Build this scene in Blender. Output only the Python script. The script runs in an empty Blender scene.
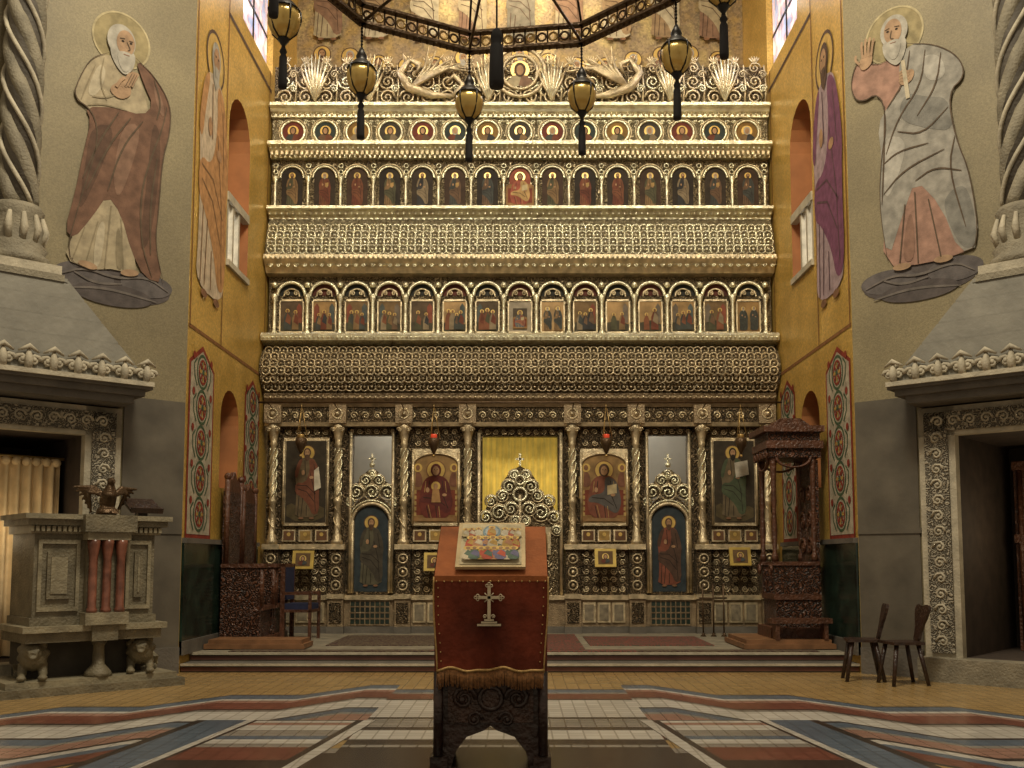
import bpy, math, random, bmesh
from mathutils import Matrix, Vector
random.seed(7)
pi=math.pi
S=bpy.context.scene
S.view_settings.view_transform='Standard'
# ---------------------------------------------------------------- materials
_mc={}
def _new(name):
    m=bpy.data.materials.new(name); m.use_nodes=True
    nt=m.node_tree; b=nt.nodes['Principled BSDF']
    tc=nt.nodes.new('ShaderNodeTexCoord')
    return m,nt,b,tc
def mat(name,col,rough=.6,metal=0,var=.25,scale=6,bump=0,bscale=60,emit=0,spec=.5):
    if name in _mc: return _mc[name]
    m,nt,b,tc=_new(name)
    n=nt.nodes.new('ShaderNodeTexNoise'); n.inputs['Scale'].default_value=scale; n.inputs['Detail'].default_value=5
    nt.links.new(tc.outputs['Object'],n.inputs['Vector'])
    cr=nt.nodes.new('ShaderNodeMapRange'); cr.inputs[1].default_value=.3; cr.inputs[2].default_value=.7; nt.links.new(n.outputs['Fac'],cr.inputs[0])
    mx=nt.nodes.new('ShaderNodeMix'); mx.data_type='RGBA'
    mx.inputs[6].default_value=(*[c*(1-var) for c in col],1); mx.inputs[7].default_value=(*[min(1,c*(1+var)) for c in col],1)
    nt.links.new(cr.outputs[0],mx.inputs[0]); nt.links.new(mx.outputs[2],b.inputs['Base Color'])
    b.inputs['Roughness'].default_value=rough; b.inputs['Metallic'].default_value=metal
    b.inputs['Specular IOR Level'].default_value=spec
    if bump:
        n2=nt.nodes.new('ShaderNodeTexNoise'); n2.inputs['Scale'].default_value=bscale; n2.inputs['Detail'].default_value=3
        nt.links.new(tc.outputs['Object'],n2.inputs['Vector'])
        bp=nt.nodes.new('ShaderNodeBump'); bp.inputs['Strength'].default_value=bump; bp.inputs['Distance'].default_value=.03
        nt.links.new(n2.outputs['Fac'],bp.inputs['Height']); nt.links.new(bp.outputs['Normal'],b.inputs['Normal'])
    if emit:
        nt.links.new(mx.outputs[2],b.inputs['Emission Color']); b.inputs['Emission Strength'].default_value=emit
    _mc[name]=m; return m
def paint(r,g,b): 
    return mat('paint_%03d_%03d_%03d'%(r*1000,g*1000,b*1000),(r,g,b),.7,0,.28,9,.15,90,0,.25)
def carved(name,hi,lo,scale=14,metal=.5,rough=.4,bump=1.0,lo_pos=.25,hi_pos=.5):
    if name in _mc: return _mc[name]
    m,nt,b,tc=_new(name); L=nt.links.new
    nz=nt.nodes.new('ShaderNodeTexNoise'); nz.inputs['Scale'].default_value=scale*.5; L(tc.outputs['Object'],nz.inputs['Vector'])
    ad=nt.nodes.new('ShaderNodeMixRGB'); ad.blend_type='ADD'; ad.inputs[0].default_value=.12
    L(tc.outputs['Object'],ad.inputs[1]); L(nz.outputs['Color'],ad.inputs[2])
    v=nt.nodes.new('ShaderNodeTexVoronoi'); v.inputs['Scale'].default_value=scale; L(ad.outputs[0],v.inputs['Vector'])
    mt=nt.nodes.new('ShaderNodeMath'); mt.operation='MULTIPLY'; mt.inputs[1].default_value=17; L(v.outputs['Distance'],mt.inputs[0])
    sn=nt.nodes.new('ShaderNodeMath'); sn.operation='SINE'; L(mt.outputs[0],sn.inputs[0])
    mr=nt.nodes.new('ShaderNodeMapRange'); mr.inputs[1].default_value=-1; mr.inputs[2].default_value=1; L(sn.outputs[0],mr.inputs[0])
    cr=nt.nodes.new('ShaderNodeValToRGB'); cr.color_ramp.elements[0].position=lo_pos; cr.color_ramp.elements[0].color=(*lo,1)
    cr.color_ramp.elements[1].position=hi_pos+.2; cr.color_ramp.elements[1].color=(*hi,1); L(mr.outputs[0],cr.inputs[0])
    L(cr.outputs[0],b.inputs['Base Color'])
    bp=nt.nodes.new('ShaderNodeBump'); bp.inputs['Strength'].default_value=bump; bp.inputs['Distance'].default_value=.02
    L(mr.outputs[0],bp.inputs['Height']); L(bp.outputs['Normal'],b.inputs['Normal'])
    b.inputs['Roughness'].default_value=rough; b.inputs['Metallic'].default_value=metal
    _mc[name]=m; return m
def mosaic(name,ca,cb,grout,scale=28,rough=.45,metal=.2,big=.6,cc=None,lo=.7,hi=1.25):
    if name in _mc: return _mc[name]
    m,nt,b,tc=_new(name); L=nt.links.new
    v=nt.nodes.new('ShaderNodeTexVoronoi'); v.inputs['Scale'].default_value=scale; L(tc.outputs['Object'],v.inputs['Vector'])
    n=nt.nodes.new('ShaderNodeTexNoise'); n.inputs['Scale'].default_value=big; n.inputs['Detail'].default_value=6; L(tc.outputs['Object'],n.inputs['Vector'])
    cr=nt.nodes.new('ShaderNodeValToRGB'); cr.color_ramp.elements[0].position=.38; cr.color_ramp.elements[0].color=(*ca,1)
    cr.color_ramp.elements[1].position=.62; cr.color_ramp.elements[1].color=(*cb,1)
    if cc:
        e=cr.color_ramp.elements.new(.5); e.color=(*cc,1)
    L(n.outputs['Fac'],cr.inputs[0])
    sp=nt.nodes.new('ShaderNodeSeparateColor'); L(v.outputs['Color'],sp.inputs[0])
    mr=nt.nodes.new('ShaderNodeMapRange'); mr.inputs[3].default_value=lo; mr.inputs[4].default_value=hi; L(sp.outputs[0],mr.inputs[0])
    mx=nt.nodes.new('ShaderNodeVectorMath'); mx.operation='SCALE'; L(cr.outputs[0],mx.inputs[0]); L(mr.outputs[0],mx.inputs['Scale'])
    L(mx.outputs[0],b.inputs['Base Color'])
    bp=nt.nodes.new('ShaderNodeBump'); bp.inputs['Strength'].default_value=.3; bp.inputs['Distance'].default_value=.01
    L(sp.outputs[1],bp.inputs['Height']); L(bp.outputs['Normal'],b.inputs['Normal'])
    b.inputs['Roughness'].default_value=rough; b.inputs['Metallic'].default_value=metal
    _mc[name]=m; return m
GB=mat('gilt_pale',(.82,.74,.53),.27,.72,.32,9,.4,70)
GM=mat('gilt_antique',(.58,.475,.30),.30,.65,.4,9,.4,70)
GD=mat('gilt_dark',(.26,.19,.11),.4,.5,.35,9,.5,60)
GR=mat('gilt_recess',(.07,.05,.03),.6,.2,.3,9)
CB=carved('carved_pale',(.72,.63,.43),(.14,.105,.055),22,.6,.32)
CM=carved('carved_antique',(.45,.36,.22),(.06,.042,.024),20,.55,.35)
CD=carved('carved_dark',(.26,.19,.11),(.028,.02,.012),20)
WOOD=mat('wood_carved_red',(.085,.032,.015),.4,0,.4,9,.7,30)
DWOOD=mat('wood_dark',(.03,.014,.009),.35,0,.4,8,.5,25)
CWOOD=carved('wood_relief',(.11,.042,.02),(.018,.008,.004),16,0,.4)
STONE=mat('stone_grey',(.23,.20,.14),.75,0,.3,5,.5,40)
STONED=mat('stone_slate',(.12,.105,.085),.7,0,.25,4,.3,30)
STONEL=mat('stone_pale',(.42,.37,.27),.7,0,.25,6,.3,40)
CSTONE=carved('stone_relief',(.38,.33,.24),(.10,.085,.06),18,0,.7)
AMB=mat('ambo_stone',(.155,.13,.08),.6,0,.35,5,.5,40); AMBL=mat('ambo_stone_pale',(.24,.205,.13),.6,0,.3,6,.4,40)
REDM=mat('red_marble',(.17,.065,.04),.25,0,.5,9)
GREENM=mat('green_marble',(.015,.028,.02),.2,0,.6,4)
IRON=mat('iron_black',(.02,.017,.014),.4,.6,.3,8)
BRASS=mat('brass',(.5,.33,.12),.3,.6,.2,8)
BRONZE=mat('bronze_brown',(.10,.06,.03),.4,.6,.3,8,.4,40)
BLACK=mat('tassel_black',(.012,.01,.01),.8)
SKIN=paint(.36,.21,.11); SKD=paint(.2,.1,.05); HALO=mat('halo_gold',(.62,.42,.12),.35,.4,.2,9)
GREYH=paint(.36,.33,.27); DARK=paint(.025,.018,.012); BROWN=paint(.09,.05,.03)
GOLDBG=mat('icon_gold_ground',(.28,.17,.065),.4,.4,.4,6)
def smooth(pts,it=2,closed=True):
    for _ in range(it):
        o=[];n=len(pts)
        if not closed: o.append(pts[0])
        for i in range(n if closed else n-1):
            p=pts[i];q=pts[(i+1)%n]
            o+=[(p[0]*.75+q[0]*.25,p[1]*.75+q[1]*.25),(p[0]*.25+q[0]*.75,p[1]*.25+q[1]*.75)]
        if not closed: o.append(pts[-1])
        pts=o
    return pts
# ---------------------------------------------------------------- builder
class B:
    def __init__(s,name): s.name=name; s.v=[];s.f=[];s.mi=[];s.sm=[];s.mats=[]; s.M=Matrix.Identity(4)
    def idx(s,m):
        if m not in s.mats: s.mats.append(m)
        return s.mats.index(m)
    def add(s,vs,fs,m,smooth=False):
        o=len(s.v); M=s.M
        s.v+= [tuple(M@Vector(p)) for p in vs]
        i=s.idx(m)
        for f in fs: s.f.append(tuple(o+k for k in f)); s.mi.append(i); s.sm.append(smooth)
    def box(s,x0,x1,y0,y1,z0,z1,m):
        s.add([(x0,y0,z0),(x1,y0,z0),(x1,y1,z0),(x0,y1,z0),(x0,y0,z1),(x1,y0,z1),(x1,y1,z1),(x0,y1,z1)],
              [(0,3,2,1),(4,5,6,7),(0,1,5,4),(1,2,6,5),(2,3,7,6),(3,0,4,7)],m)
    def poly(s,pts,m,L=1): 
        s.add([(x,-L*.003,z) for x,z in pts],[tuple(range(len(pts)))],m)
    def ell(s,cx,cz,rx,rz,m,L=1,n=18,rot=0):
        c,sn=math.cos(rot),math.sin(rot)
        s.poly([(cx+rx*math.cos(a)*c-rz*math.sin(a)*sn,cz+rx*math.cos(a)*sn+rz*math.sin(a)*c) for a in [2*pi*k/n for k in range(n)]],m,L)
    def stroke(s,pts,w,m,L=1,taper=False):
        n=len(pts); a=[];
        for i,(x,z) in enumerate(pts):
            x0,z0=pts[max(i-1,0)]; x1,z1=pts[min(i+1,n-1)]
            d=math.hypot(x1-x0,z1-z0) or 1; ww=w*(.25+.75*math.sin(pi*(i+.5)/n)) if taper else w
            nx,nz=-(z1-z0)/d*ww/2,(x1-x0)/d*ww/2
            a+=[(x+nx,-L*.003,z+nz),(x-nx,-L*.003,z-nz)]
        s.add(a,[(2*i,2*i+1,2*i+3,2*i+2) for i in range(n-1)],m)
    def annul(s,cx,cz,R,w,m,L=1,n=24):
        s.stroke([(cx+R*math.cos(2*pi*k/n),cz+R*math.sin(2*pi*k/n)) for k in range(n+1)],w,m,L)
    def prism(s,pts,y0,y1,m):
        n=len(pts)
        s.add([(x,y0,z) for x,z in pts]+[(x,y1,z) for x,z in pts],
              [tuple(range(n)),tuple(range(2*n-1,n-1,-1))]+[(i,(i+1)%n,n+(i+1)%n,n+i) for i in range(n)],m)
    def lathe(s,prof,cx,cy,m,n=14,cz=0,smooth=True):
        vs=[];k=len(prof)
        for r,z in prof:
            for j in range(n): a=2*pi*j/n; vs.append((cx+r*math.cos(a),cy+r*math.sin(a),cz+z))
        fs=[(i*n+j,i*n+(j+1)%n,(i+1)*n+(j+1)%n,(i+1)*n+j) for i in range(k-1) for j in range(n)]
        fs+=[tuple(range(n-1,-1,-1)),tuple((k-1)*n+j for j in range(n))]
        s.add(vs,fs,m,smooth)
    def ring(s,cx,cy,cz,R,r,m,n=12,k=5,a0=0,a1=2*pi,sz=1):
        full=abs(a1-a0-2*pi)<1e-6; nn=n if full else n+1
        vs=[]
        for i in range(nn):
            a=a0+(a1-a0)*i/n
            for j in range(k):
                b=2*pi*j/k; q=R+r*math.cos(b)
                vs.append((cx+q*math.cos(a),cy+r*math.sin(b),cz+q*math.sin(a)*sz))
        fs=[(i*k+j,((i+1)%nn)*k+j,((i+1)%nn)*k+(j+1)%k,i*k+(j+1)%k) for i in range(n) for j in range(k)]
        s.add(vs,fs,m,True)
    def tube(s,path,r,m,n=6,smooth=True):
        P=[Vector(p) for p in path]; vs=[]; N=len(P)
        rr=r if isinstance(r,(list,tuple)) else [r]*N
        for i,p in enumerate(P):
            t=(P[min(i+1,N-1)]-P[max(i-1,0)]); t=t.normalized() if t.length>1e-9 else Vector((0,0,1))
            up=Vector((0,1,0)) if abs(t.y)<.9 else Vector((1,0,0))
            a=t.cross(up).normalized(); b=t.cross(a)
            for j in range(n):
                q=2*pi*j/n; vs.append(tuple(p+(a*math.cos(q)+b*math.sin(q))*rr[i]))
        fs=[(i*n+j,i*n+(j+1)%n,(i+1)*n+(j+1)%n,(i+1)*n+j) for i in range(N-1) for j in range(n)]
        fs+=[tuple(range(n-1,-1,-1)),tuple((N-1)*n+j for j in range(n))]
        s.add(vs,fs,m,smooth)
    def sph(s,c,r,m,n=8,k=6):
        if not isinstance(r,(tuple,list)): r=(r,r,r)
        vs=[(c[0],c[1],c[2]+r[2])]
        for i in range(1,k):
            t=pi*i/k
            for j in range(n): a=2*pi*j/n; vs.append((c[0]+r[0]*math.sin(t)*math.cos(a),c[1]+r[1]*math.sin(t)*math.sin(a),c[2]+r[2]*math.cos(t)))
        vs.append((c[0],c[1],c[2]-r[2])); e=len(vs)-1
        fs=[(0,1+j,1+(j+1)%n) for j in range(n)]
        fs+=[(1+i*n+j,1+(i+1)*n+j,1+(i+1)*n+(j+1)%n,1+i*n+(j+1)%n) for i in range(k-2) for j in range(n)]
        fs+=[(e,1+(k-2)*n+(j+1)%n,1+(k-2)*n+j) for j in range(n)]
        s.add(vs,fs,m,True)
    def mold(s,prof,x0,x1,m,smooth=False):
        n=len(prof)
        s.add([(x0,y,z) for y,z in prof]+[(x1,y,z) for y,z in prof],
              [(i,(i+1)%n,n+(i+1)%n,n+i) for i in range(n)]+[tuple(range(n-1,-1,-1)),tuple(range(n,2*n))],m,smooth)
    def scroll(s,cx,cy,cz,R,m,flip=1,up=1,r=None,turns=1.6,n=14):
        r=r or R*.16; pts=[]
        for i in range(n+1):
            t=i/n; a=t*turns*2*pi; q=R*(1-.85*t)
            pts.append((cx+flip*q*math.cos(a),cy,cz+up*q*math.sin(a)))
        s.tube(pts,[r*(1-.4*i/n) for i in range(n+1)],m,5)
        s.sph(pts[-1],r*1.3,m,6,4)
    def finish(s,remesh=0,origin=True):
        me=bpy.data.meshes.new(s.name)
        vs=[Vector(p) for p in s.v]
        lo=Vector([min(p[i] for p in vs) for i in range(3)]); hi=Vector([max(p[i] for p in vs) for i in range(3)])
        o=Vector(((lo.x+hi.x)/2,(lo.y+hi.y)/2,lo.z)) if origin else Vector((0,0,0))
        me.from_pydata([tuple(p-o) for p in vs],[],s.f)
        for m in s.mats: me.materials.append(m)
        for p,i,q in zip(me.polygons,s.mi,s.sm): p.material_index=i; p.use_smooth=q
        me.update()
        ob=bpy.data.objects.new(s.name,me); ob.location=o; S.collection.objects.link(ob)
        if remesh:
            md=ob.modifiers.new('r','REMESH'); md.mode='VOXEL'; md.voxel_size=remesh; md.use_smooth_shade=True
            m2=ob.modifiers.new('s','SMOOTH'); m2.iterations=2
        return ob
def arch(cx,z0,z1,w,n=10):
    r=w/2; zc=z1-r
    return [(cx-r,z0),(cx+r,z0)]+[(cx+r*math.cos(pi*k/n),zc+r*math.sin(pi*k/n)) for k in range(n+1)]
def T(x,y,z,rz=0,rx=0): return Matrix.Translation((x,y,z))@Matrix.Rotation(rz,4,'Z')@Matrix.Rotation(rx,4,'X')
# ---------------------------------------------------------------- painted figures
def saint(b,cx,z0,H,robe,mantle,hair=BROWN,L=2,halo=True,book=False,fold=DARK,sm=1):
    P=lambda q:[(cx+x*H,z0+z*H) for x,z in smooth(q,sm)]
    P0=lambda q:[(cx+x*H,z0+z*H) for x,z in q]
    if halo:
        b.ell(cx,z0+.9*H,.1*H,.1*H,HALO,L); b.annul(cx,z0+.9*H,.1*H,.012*H,BROWN,L+1)
    b.poly(P([(-.05,.84),(-.12,.79),(-.16,.62),(-.14,.45),(-.14,.2),(-.16,.04),(.16,.04),(.14,.2),(.13,.45),(.16,.62),(.12,.79),(.05,.84)]),robe,L+2)
    b.poly(P([(.02,.84),(.12,.79),(.18,.58),(.16,.4),(.17,.1),(.08,.07),(.03,.2),(-.08,.32),(-.155,.36),(-.15,.5),(-.02,.5),(.04,.65)]),mantle,L+3)
    b.poly(P([(-.05,.84),(-.12,.79),(-.17,.6),(-.13,.55),(-.1,.68)]),mantle,L+3)
    for q in ([(-.05,.3),(-.07,.06)],[(0,.2),(.0,.06)],[(-.1,.33),(-.115,.06)],[(.04,.64),(.1,.4),(.12,.12)],[(-.12,.42),(0,.38),(.1,.25)],[(-.13,.47),(0,.46),(.12,.35)],[(-.03,.8),(-.02,.6)],[(.09,.75),(.12,.55)]):
        b.stroke(P0(q),.008*H,fold,L+4)
    b.ell(cx-.05*H,z0+.635*H,.022*H,.035*H,SKIN,L+5,10)
    b.ell(cx+.06*H,z0+.57*H,.03*H,.02*H,SKIN,L+5,10)
    if book: b.poly(P0([(.02,.57),(.11,.59),(.11,.7),(.02,.68)]),paint(.35,.22,.08),L+5)
    b.ell(cx,z0+.905*H,.05*H,.062*H,hair,L+4)
    b.poly(P0([(-.04,.88),(.04,.88),(.03,.82),(0,.79),(-.03,.82)]),hair,L+5)
    b.ell(cx,z0+.9*H,.034*H,.045*H,SKIN,L+6)
    b.poly(P0([(-.02,.875),(.02,.875),(.012,.84),(-.012,.84)]),hair,L+7)
    for sx in (-1,1):
        b.ell(cx+sx*.014*H,z0+.91*H,.008*H,.004*H,DARK,L+7,6)
        b.ell(cx+sx*.07*H,z0+.03*H,.035*H,.015*H,SKD,L+5,8)
def bust(b,cx,cz,R,robe,mantle,hair,L=2):
    b.ell(cx,cz+.15*R,.58*R,.58*R,HALO,L)
    b.poly([(cx-.8*R,cz-.6*R),(cx-.4*R,cz-.2*R),(cx+.4*R,cz-.2*R),(cx+.8*R,cz-.6*R),(cx+.45*R,cz-.88*R),(cx-.45*R,cz-.88*R)],robe,L+1)
    b.poly([(cx+.1*R,cz-.2*R),(cx+.4*R,cz-.2*R),(cx+.8*R,cz-.6*R),(cx+.45*R,cz-.88*R),(cx-.1*R,cz-.9*R)],mantle,L+2)
    b.ell(cx,cz+.15*R,.36*R,.45*R,hair,L+3); b.ell(cx,cz+.12*R,.22*R,.32*R,SKIN,L+4)
def seated(b,cx,z0,H,robe,mantle,hair,child=False,L=2,angels=False):
    P0=lambda q:[(cx+x*H,z0+z*H) for x,z in q]
    P=lambda q:[(cx+x*H,z0+z*H) for x,z in smooth(q,2)]
    b.poly(P0([(-.38,.0),(-.38,.55),(-.3,.62),(.3,.62),(.38,.55),(.38,0)]),paint(.24,.13,.05),L)
    b.poly(P0([(-.33,.1),(-.33,.5),(.33,.5),(.33,.1)]),paint(.16,.04,.02),L+1)
    if angels:
        for sx in (-1,1):
            b.ell(cx+sx*.29*H,z0+.86*H,.07*H,.07*H,HALO,L+1,14); b.poly(P([(sx*.24,.8),(sx*.35,.78),(sx*.38,.55),(sx*.2,.55)]),paint(.16,.07,.04),L+2); b.ell(cx+sx*.29*H,z0+.86*H,.035*H,.045*H,SKD,L+3,10)
            b.poly(P0([(sx*.32,.78),(sx*.41,.7),(sx*.4,.35),(sx*.34,.5)]),paint(.3,.2,.08),L+3)
            for q in range(5): b.poly(P0([(sx*(.36-.0*q),.5-.09*q),(sx*.37,.44-.09*q),(sx*.31,.44-.09*q),(sx*.31,.5-.09*q)]),paint(.35,.24,.09),L+2)
    b.ell(cx,z0+.82*H,.15*H,.15*H,HALO,L+1); b.annul(cx,z0+.82*H,.15*H,.015*H,SKD,L+2)
    b.poly(P([(-.07,.74),(-.2,.66),(-.25,.45),(-.28,.28),(-.2,.03),(.2,.03),(.28,.28),(.25,.45),(.2,.66),(.07,.74)]),robe,L+3)
    b.poly(P([(.0,.74),(.2,.66),(.25,.45),(.28,.28),(.2,.1),(.05,.2),(-.1,.3),(-.27,.3),(-.22,.42),(.02,.45)]),mantle,L+4)
    for q in ([(-.15,.25),(-.1,.05)],[(0,.25),(.02,.05)],[(.12,.4),(.2,.2)],[(-.2,.38),(0,.36),(.15,.25)],[(.1,.65),(.12,.5)],[(-.1,.65),(-.12,.48)]):
        b.stroke(P0(q),.011*H,DARK,L+5)
    for q in ([(-.12,.26),(-.07,.05)],[(.05,.24),(.07,.06)],[(-.16,.64),(-.18,.46)],[(.15,.64),(.17,.46)]):
        b.stroke(P0(q),.008*H,paint(.4,.26,.09),L+5)
    b.ell(cx,z0+.82*H,.085*H,.105*H,hair,L+4); b.ell(cx,z0+.81*H,.055*H,.075*H,SKIN,L+6)
    for sx in (-1,1): b.ell(cx+sx*.022*H,z0+.825*H,.012*H,.006*H,DARK,L+7,6)
    b.stroke(P0([(0,.82),(.004,.795)]),.008*H,SKD,L+7)
    if child:
        b.ell(cx+.0*H,z0+.56*H,.075*H,.075*H,HALO,L+6); b.poly(P0([(-.05,.52),(.05,.52),(.08,.3),(-.07,.3)]),paint(.36,.2,.08),L+7); b.ell(cx,z0+.56*H,.035*H,.045*H,SKIN,L+8)
    else:
        b.poly(P0([(.05,.42),(.2,.45),(.2,.6),(.05,.57)]),paint(.45,.36,.2),L+6)
    b.ell(cx-.13*H,z0+.5*H,.03*H,.045*H,SKIN,L+7,8); b.ell(cx+.14*H,z0+.42*H,.04*H,.025*H,SKIN,L+7,8)
    b.poly(P0([(-.3,0),(.3,0),(.26,.05),(-.26,.05)]),paint(.24,.14,.06),L+5)
ROBES=[paint(.13,.04,.022),paint(.05,.052,.045),paint(.07,.065,.035),paint(.18,.11,.05),paint(.12,.07,.04),paint(.16,.06,.03),paint(.035,.034,.034),paint(.2,.15,.09)]
def scene(b,cx,z0,w,h,L=2):
    bg=random.choice([GOLDBG,paint(.16,.1,.045),paint(.09,.06,.035),GOLDBG])
    b.poly([(cx-w/2,z0),(cx+w/2,z0),(cx+w/2,z0+h),(cx-w/2,z0+h)],bg,L)
    b.poly([(cx-w/2,z0),(cx+w/2,z0),(cx+w/2,z0+h*.25),(cx,z0+h*.38),(cx-w/2,z0+h*.3)],paint(.06,.05,.03),L+1)
    for sx in (-1,1):
        if random.random()<.7: b.poly([(cx+sx*w*.22,z0+.3*h),(cx+sx*w*.45,z0+.3*h),(cx+sx*w*.45,z0+.8*h),(cx+sx*w*.33,z0+.92*h),(cx+sx*w*.22,z0+.8*h)],random.choice([paint(.2,.06,.035),paint(.14,.11,.08),paint(.08,.09,.08)]),L+1)
    k=random.choice([2,3,4])
    for i in range(k):
        x=cx+w*(-.36+.72*(i+.5)/k); H=h*random.uniform(.5,.68)
        b.ell(x,z0+.08*h+H*.92,.1*H,.1*H,HALO,L+3+i*3,12)
        rb=random.choice(ROBES)
        b.poly([(x-.06*H,z0+.08*h+.84*H),(x-.16*H,z0+.08*h+.6*H),(x-.17*H,z0+.08*h),(x+.17*H,z0+.08*h),(x+.16*H,z0+.08*h+.6*H),(x+.06*H,z0+.08*h+.84*H)],rb,L+4+i*3)
        b.poly([(x,z0+.08*h+.84*H),(x+.16*H,z0+.08*h+.6*H),(x+.15*H,z0+.1*h+.2*H),(x-.1*H,z0+.08*h+.4*H)],random.choice(ROBES),L+5+i*3)
        b.ell(x,z0+.08*h+H*.91,.06*H,.075*H,SKD,L+5+i*3,10)
# ---------------------------------------------------------------- room shell
HW=3.95; YP=11.7; YI=15.3; PHI=math.radians(42)
CP,SP=math.cos(PHI),math.sin(PHI)
def floor_mat():
    m,nt,b,tc=_new('floor_tiles'); L=nt.links.new
    g=nt.nodes.new('ShaderNodeNewGeometry')
    sx=nt.nodes.new('ShaderNodeSeparateXYZ'); L(g.outputs['Position'],sx.inputs[0])
    def M(op,a,bv=None,c=None,clamp=False):
        n=nt.nodes.new('ShaderNodeMath'); n.operation=op; n.use_clamp=clamp
        for i,q in enumerate((a,bv,c)):
            if q is None: continue
            if isinstance(q,(int,float)): n.inputs[i].default_value=q
            else: L(q,n.inputs[i])
        return n.outputs[0]
    ax=M('ABSOLUTE',M('ADD',sx.outputs['X'],.1))
    P=1.25
    q=M('DIVIDE',M('SUBTRACT',ax,.75),P); fl=M('FLOOR',q); fr=M('FRACT',q)
    ramp=M('DIVIDE',M('SUBTRACT',fr,.55),.45,None,True)
    stp=M('MAXIMUM',M('MULTIPLY',M('ADD',fl,ramp),P),-.4)
    ay=M('ABSOLUTE',M('SUBTRACT',sx.outputs['Y'],6.2))
    def RP(d,st,D=6):
        cr=nt.nodes.new('ShaderNodeValToRGB'); cr.color_ramp.interpolation='CONSTANT'
        e=cr.color_ramp.elements
        e[0].position=0; e[0].color=(*st[0][1],1); e[1].position=st[1][0]/D; e[1].color=(*st[1][1],1)
        for p,c in st[2:]:
            k=e.new(p/D); k.color=(*c,1)
        L(d,cr.inputs[0]); return cr.outputs[0]
    def MIX(f,a,c):
        n=nt.nodes.new('ShaderNodeMixRGB'); L(f,n.inputs[0]); L(a,n.inputs[1]); L(c,n.inputs[2]); return n.outputs[0]
    d=M('DIVIDE',M('ADD',ay,M('MULTIPLY',stp,.62)),6)
    dk=(.05,.036,.03); oc=(.38,.25,.10); bg=(.12,.15,.19); wh=(.56,.52,.45); rd=(.19,.068,.045); gy=(.27,.24,.2); lr=(.34,.19,.14)
    a=RP(d,[(0,dk),(.7,gy),(.85,oc),(1.15,dk),(1.25,rd),(1.6,bg),(1.8,wh),(1.95,dk),(2.05,lr),(2.4,gy),(2.5,bg),(2.72,dk),(2.8,wh),(3.3,gy),(3.38,dk),(3.45,rd),(3.85,lr),(4.0,wh),(4.1,bg),(4.35,dk),(4.4,oc)])
    dc=M('DIVIDE',ay,6)
    c2=RP(dc,[(0,dk),(.9,gy),(1.0,dk),(1.2,wh),(1.6,dk),(1.75,gy),(2.15,dk),(2.25,wh),(3.25,dk),(3.35,rd),(3.7,gy),(3.78,bg),(4.0,dk),(4.05,oc)])
    sel=MIX(M('LESS_THAN',ax,1.15),a,c2)
    c3=RP(dc,[(0,dk),(.45,rd),(.9,gy),(1.05,wh),(1.2,bg),(1.35,gy),(1.6,wh),(1.85,lr),(1.95,wh),(2.05,dk)])
    xs=M('DIVIDE',M('ADD',ax,M('MULTIPLY',ay,.12)),4)
    axs=M('MULTIPLY',xs,4)
    xr=RP(xs,[(0,dk),(1.32,wh),(1.42,dk),(2.3,wh),(2.37,bg),(2.7,dk)],4)
    inner=M('MULTIPLY',M('GREATER_THAN',axs,1.48),M('LESS_THAN',axs,2.28))
    pan=MIX(inner,xr,c3)
    mk2=M('MULTIPLY',M('MULTIPLY',M('LESS_THAN',ay,2.1),M('GREATER_THAN',axs,1.32)),M('LESS_THAN',axs,2.78))
    sel=MIX(mk2,sel,pan)
    br=nt.nodes.new('ShaderNodeTexBrick'); br.offset=0; br.inputs['Scale'].default_value=1
    br.inputs['Brick Width'].default_value=.12; br.inputs['Row Height'].default_value=.12; br.inputs['Mortar Size'].default_value=.007
    br.inputs['Color1'].default_value=(1,1,1,1); br.inputs['Color2'].default_value=(.78,.78,.78,1); br.inputs['Mortar'].default_value=(.5,.47,.45,1)
    L(g.outputs['Position'],br.inputs['Vector'])
    mu=nt.nodes.new('ShaderNodeMixRGB'); mu.blend_type='MULTIPLY'; mu.inputs[0].default_value=.8
    L(sel,mu.inputs[1]); L(br.outputs['Color'],mu.inputs[2])
    n=nt.nodes.new('ShaderNodeTexNoise'); n.inputs['Scale'].default_value=1.5; n.inputs['Detail'].default_value=6; L(g.outputs['Position'],n.inputs['Vector'])
    mr=nt.nodes.new('ShaderNodeMapRange'); mr.inputs[3].default_value=.7; mr.inputs[4].default_value=1.3; L(n.outputs['Fac'],mr.inputs[0])
    sc=nt.nodes.new('ShaderNodeVectorMath'); sc.operation='SCALE'; L(mu.outputs[0],sc.inputs[0]); L(mr.outputs[0],sc.inputs['Scale'])
    L(sc.outputs[0],b.inputs['Base Color'])
    b.inputs['Roughness'].default_value=.24
    return m
f=B('floor'); f.box(-9,9,-3,17.5,-.2,0,floor_mat()); f.finish()
st=B('altar_steps')
RUG=carved('carpet_red',(.2,.05,.035),(.06,.05,.03),12,0,.9,.2)
RUG2=carved('carpet_dark',(.12,.09,.05),(.05,.02,.015),10,0,.9,.2)
SR=mat('step_red',(.12,.045,.03),.4,0,.3,4)
st.box(-HW+.01,HW-.01,11.78,16.9,0.0,.1,STONED); st.box(-HW+.01,HW-.01,12.1,16.9,.1,.2,STONE)
st.box(-HW+.01,HW-.01,11.74,11.8,.075,.1,STONEL); st.box(-HW+.01,HW-.01,12.06,12.12,.175,.2,STONEL)
st.box(-HW+.01,HW-.01,11.765,11.78,.015,.06,SR); st.box(-HW+.01,HW-.01,12.085,12.1,.115,.16,SR)
st.finish()
r=B('carpet_runner')
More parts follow.
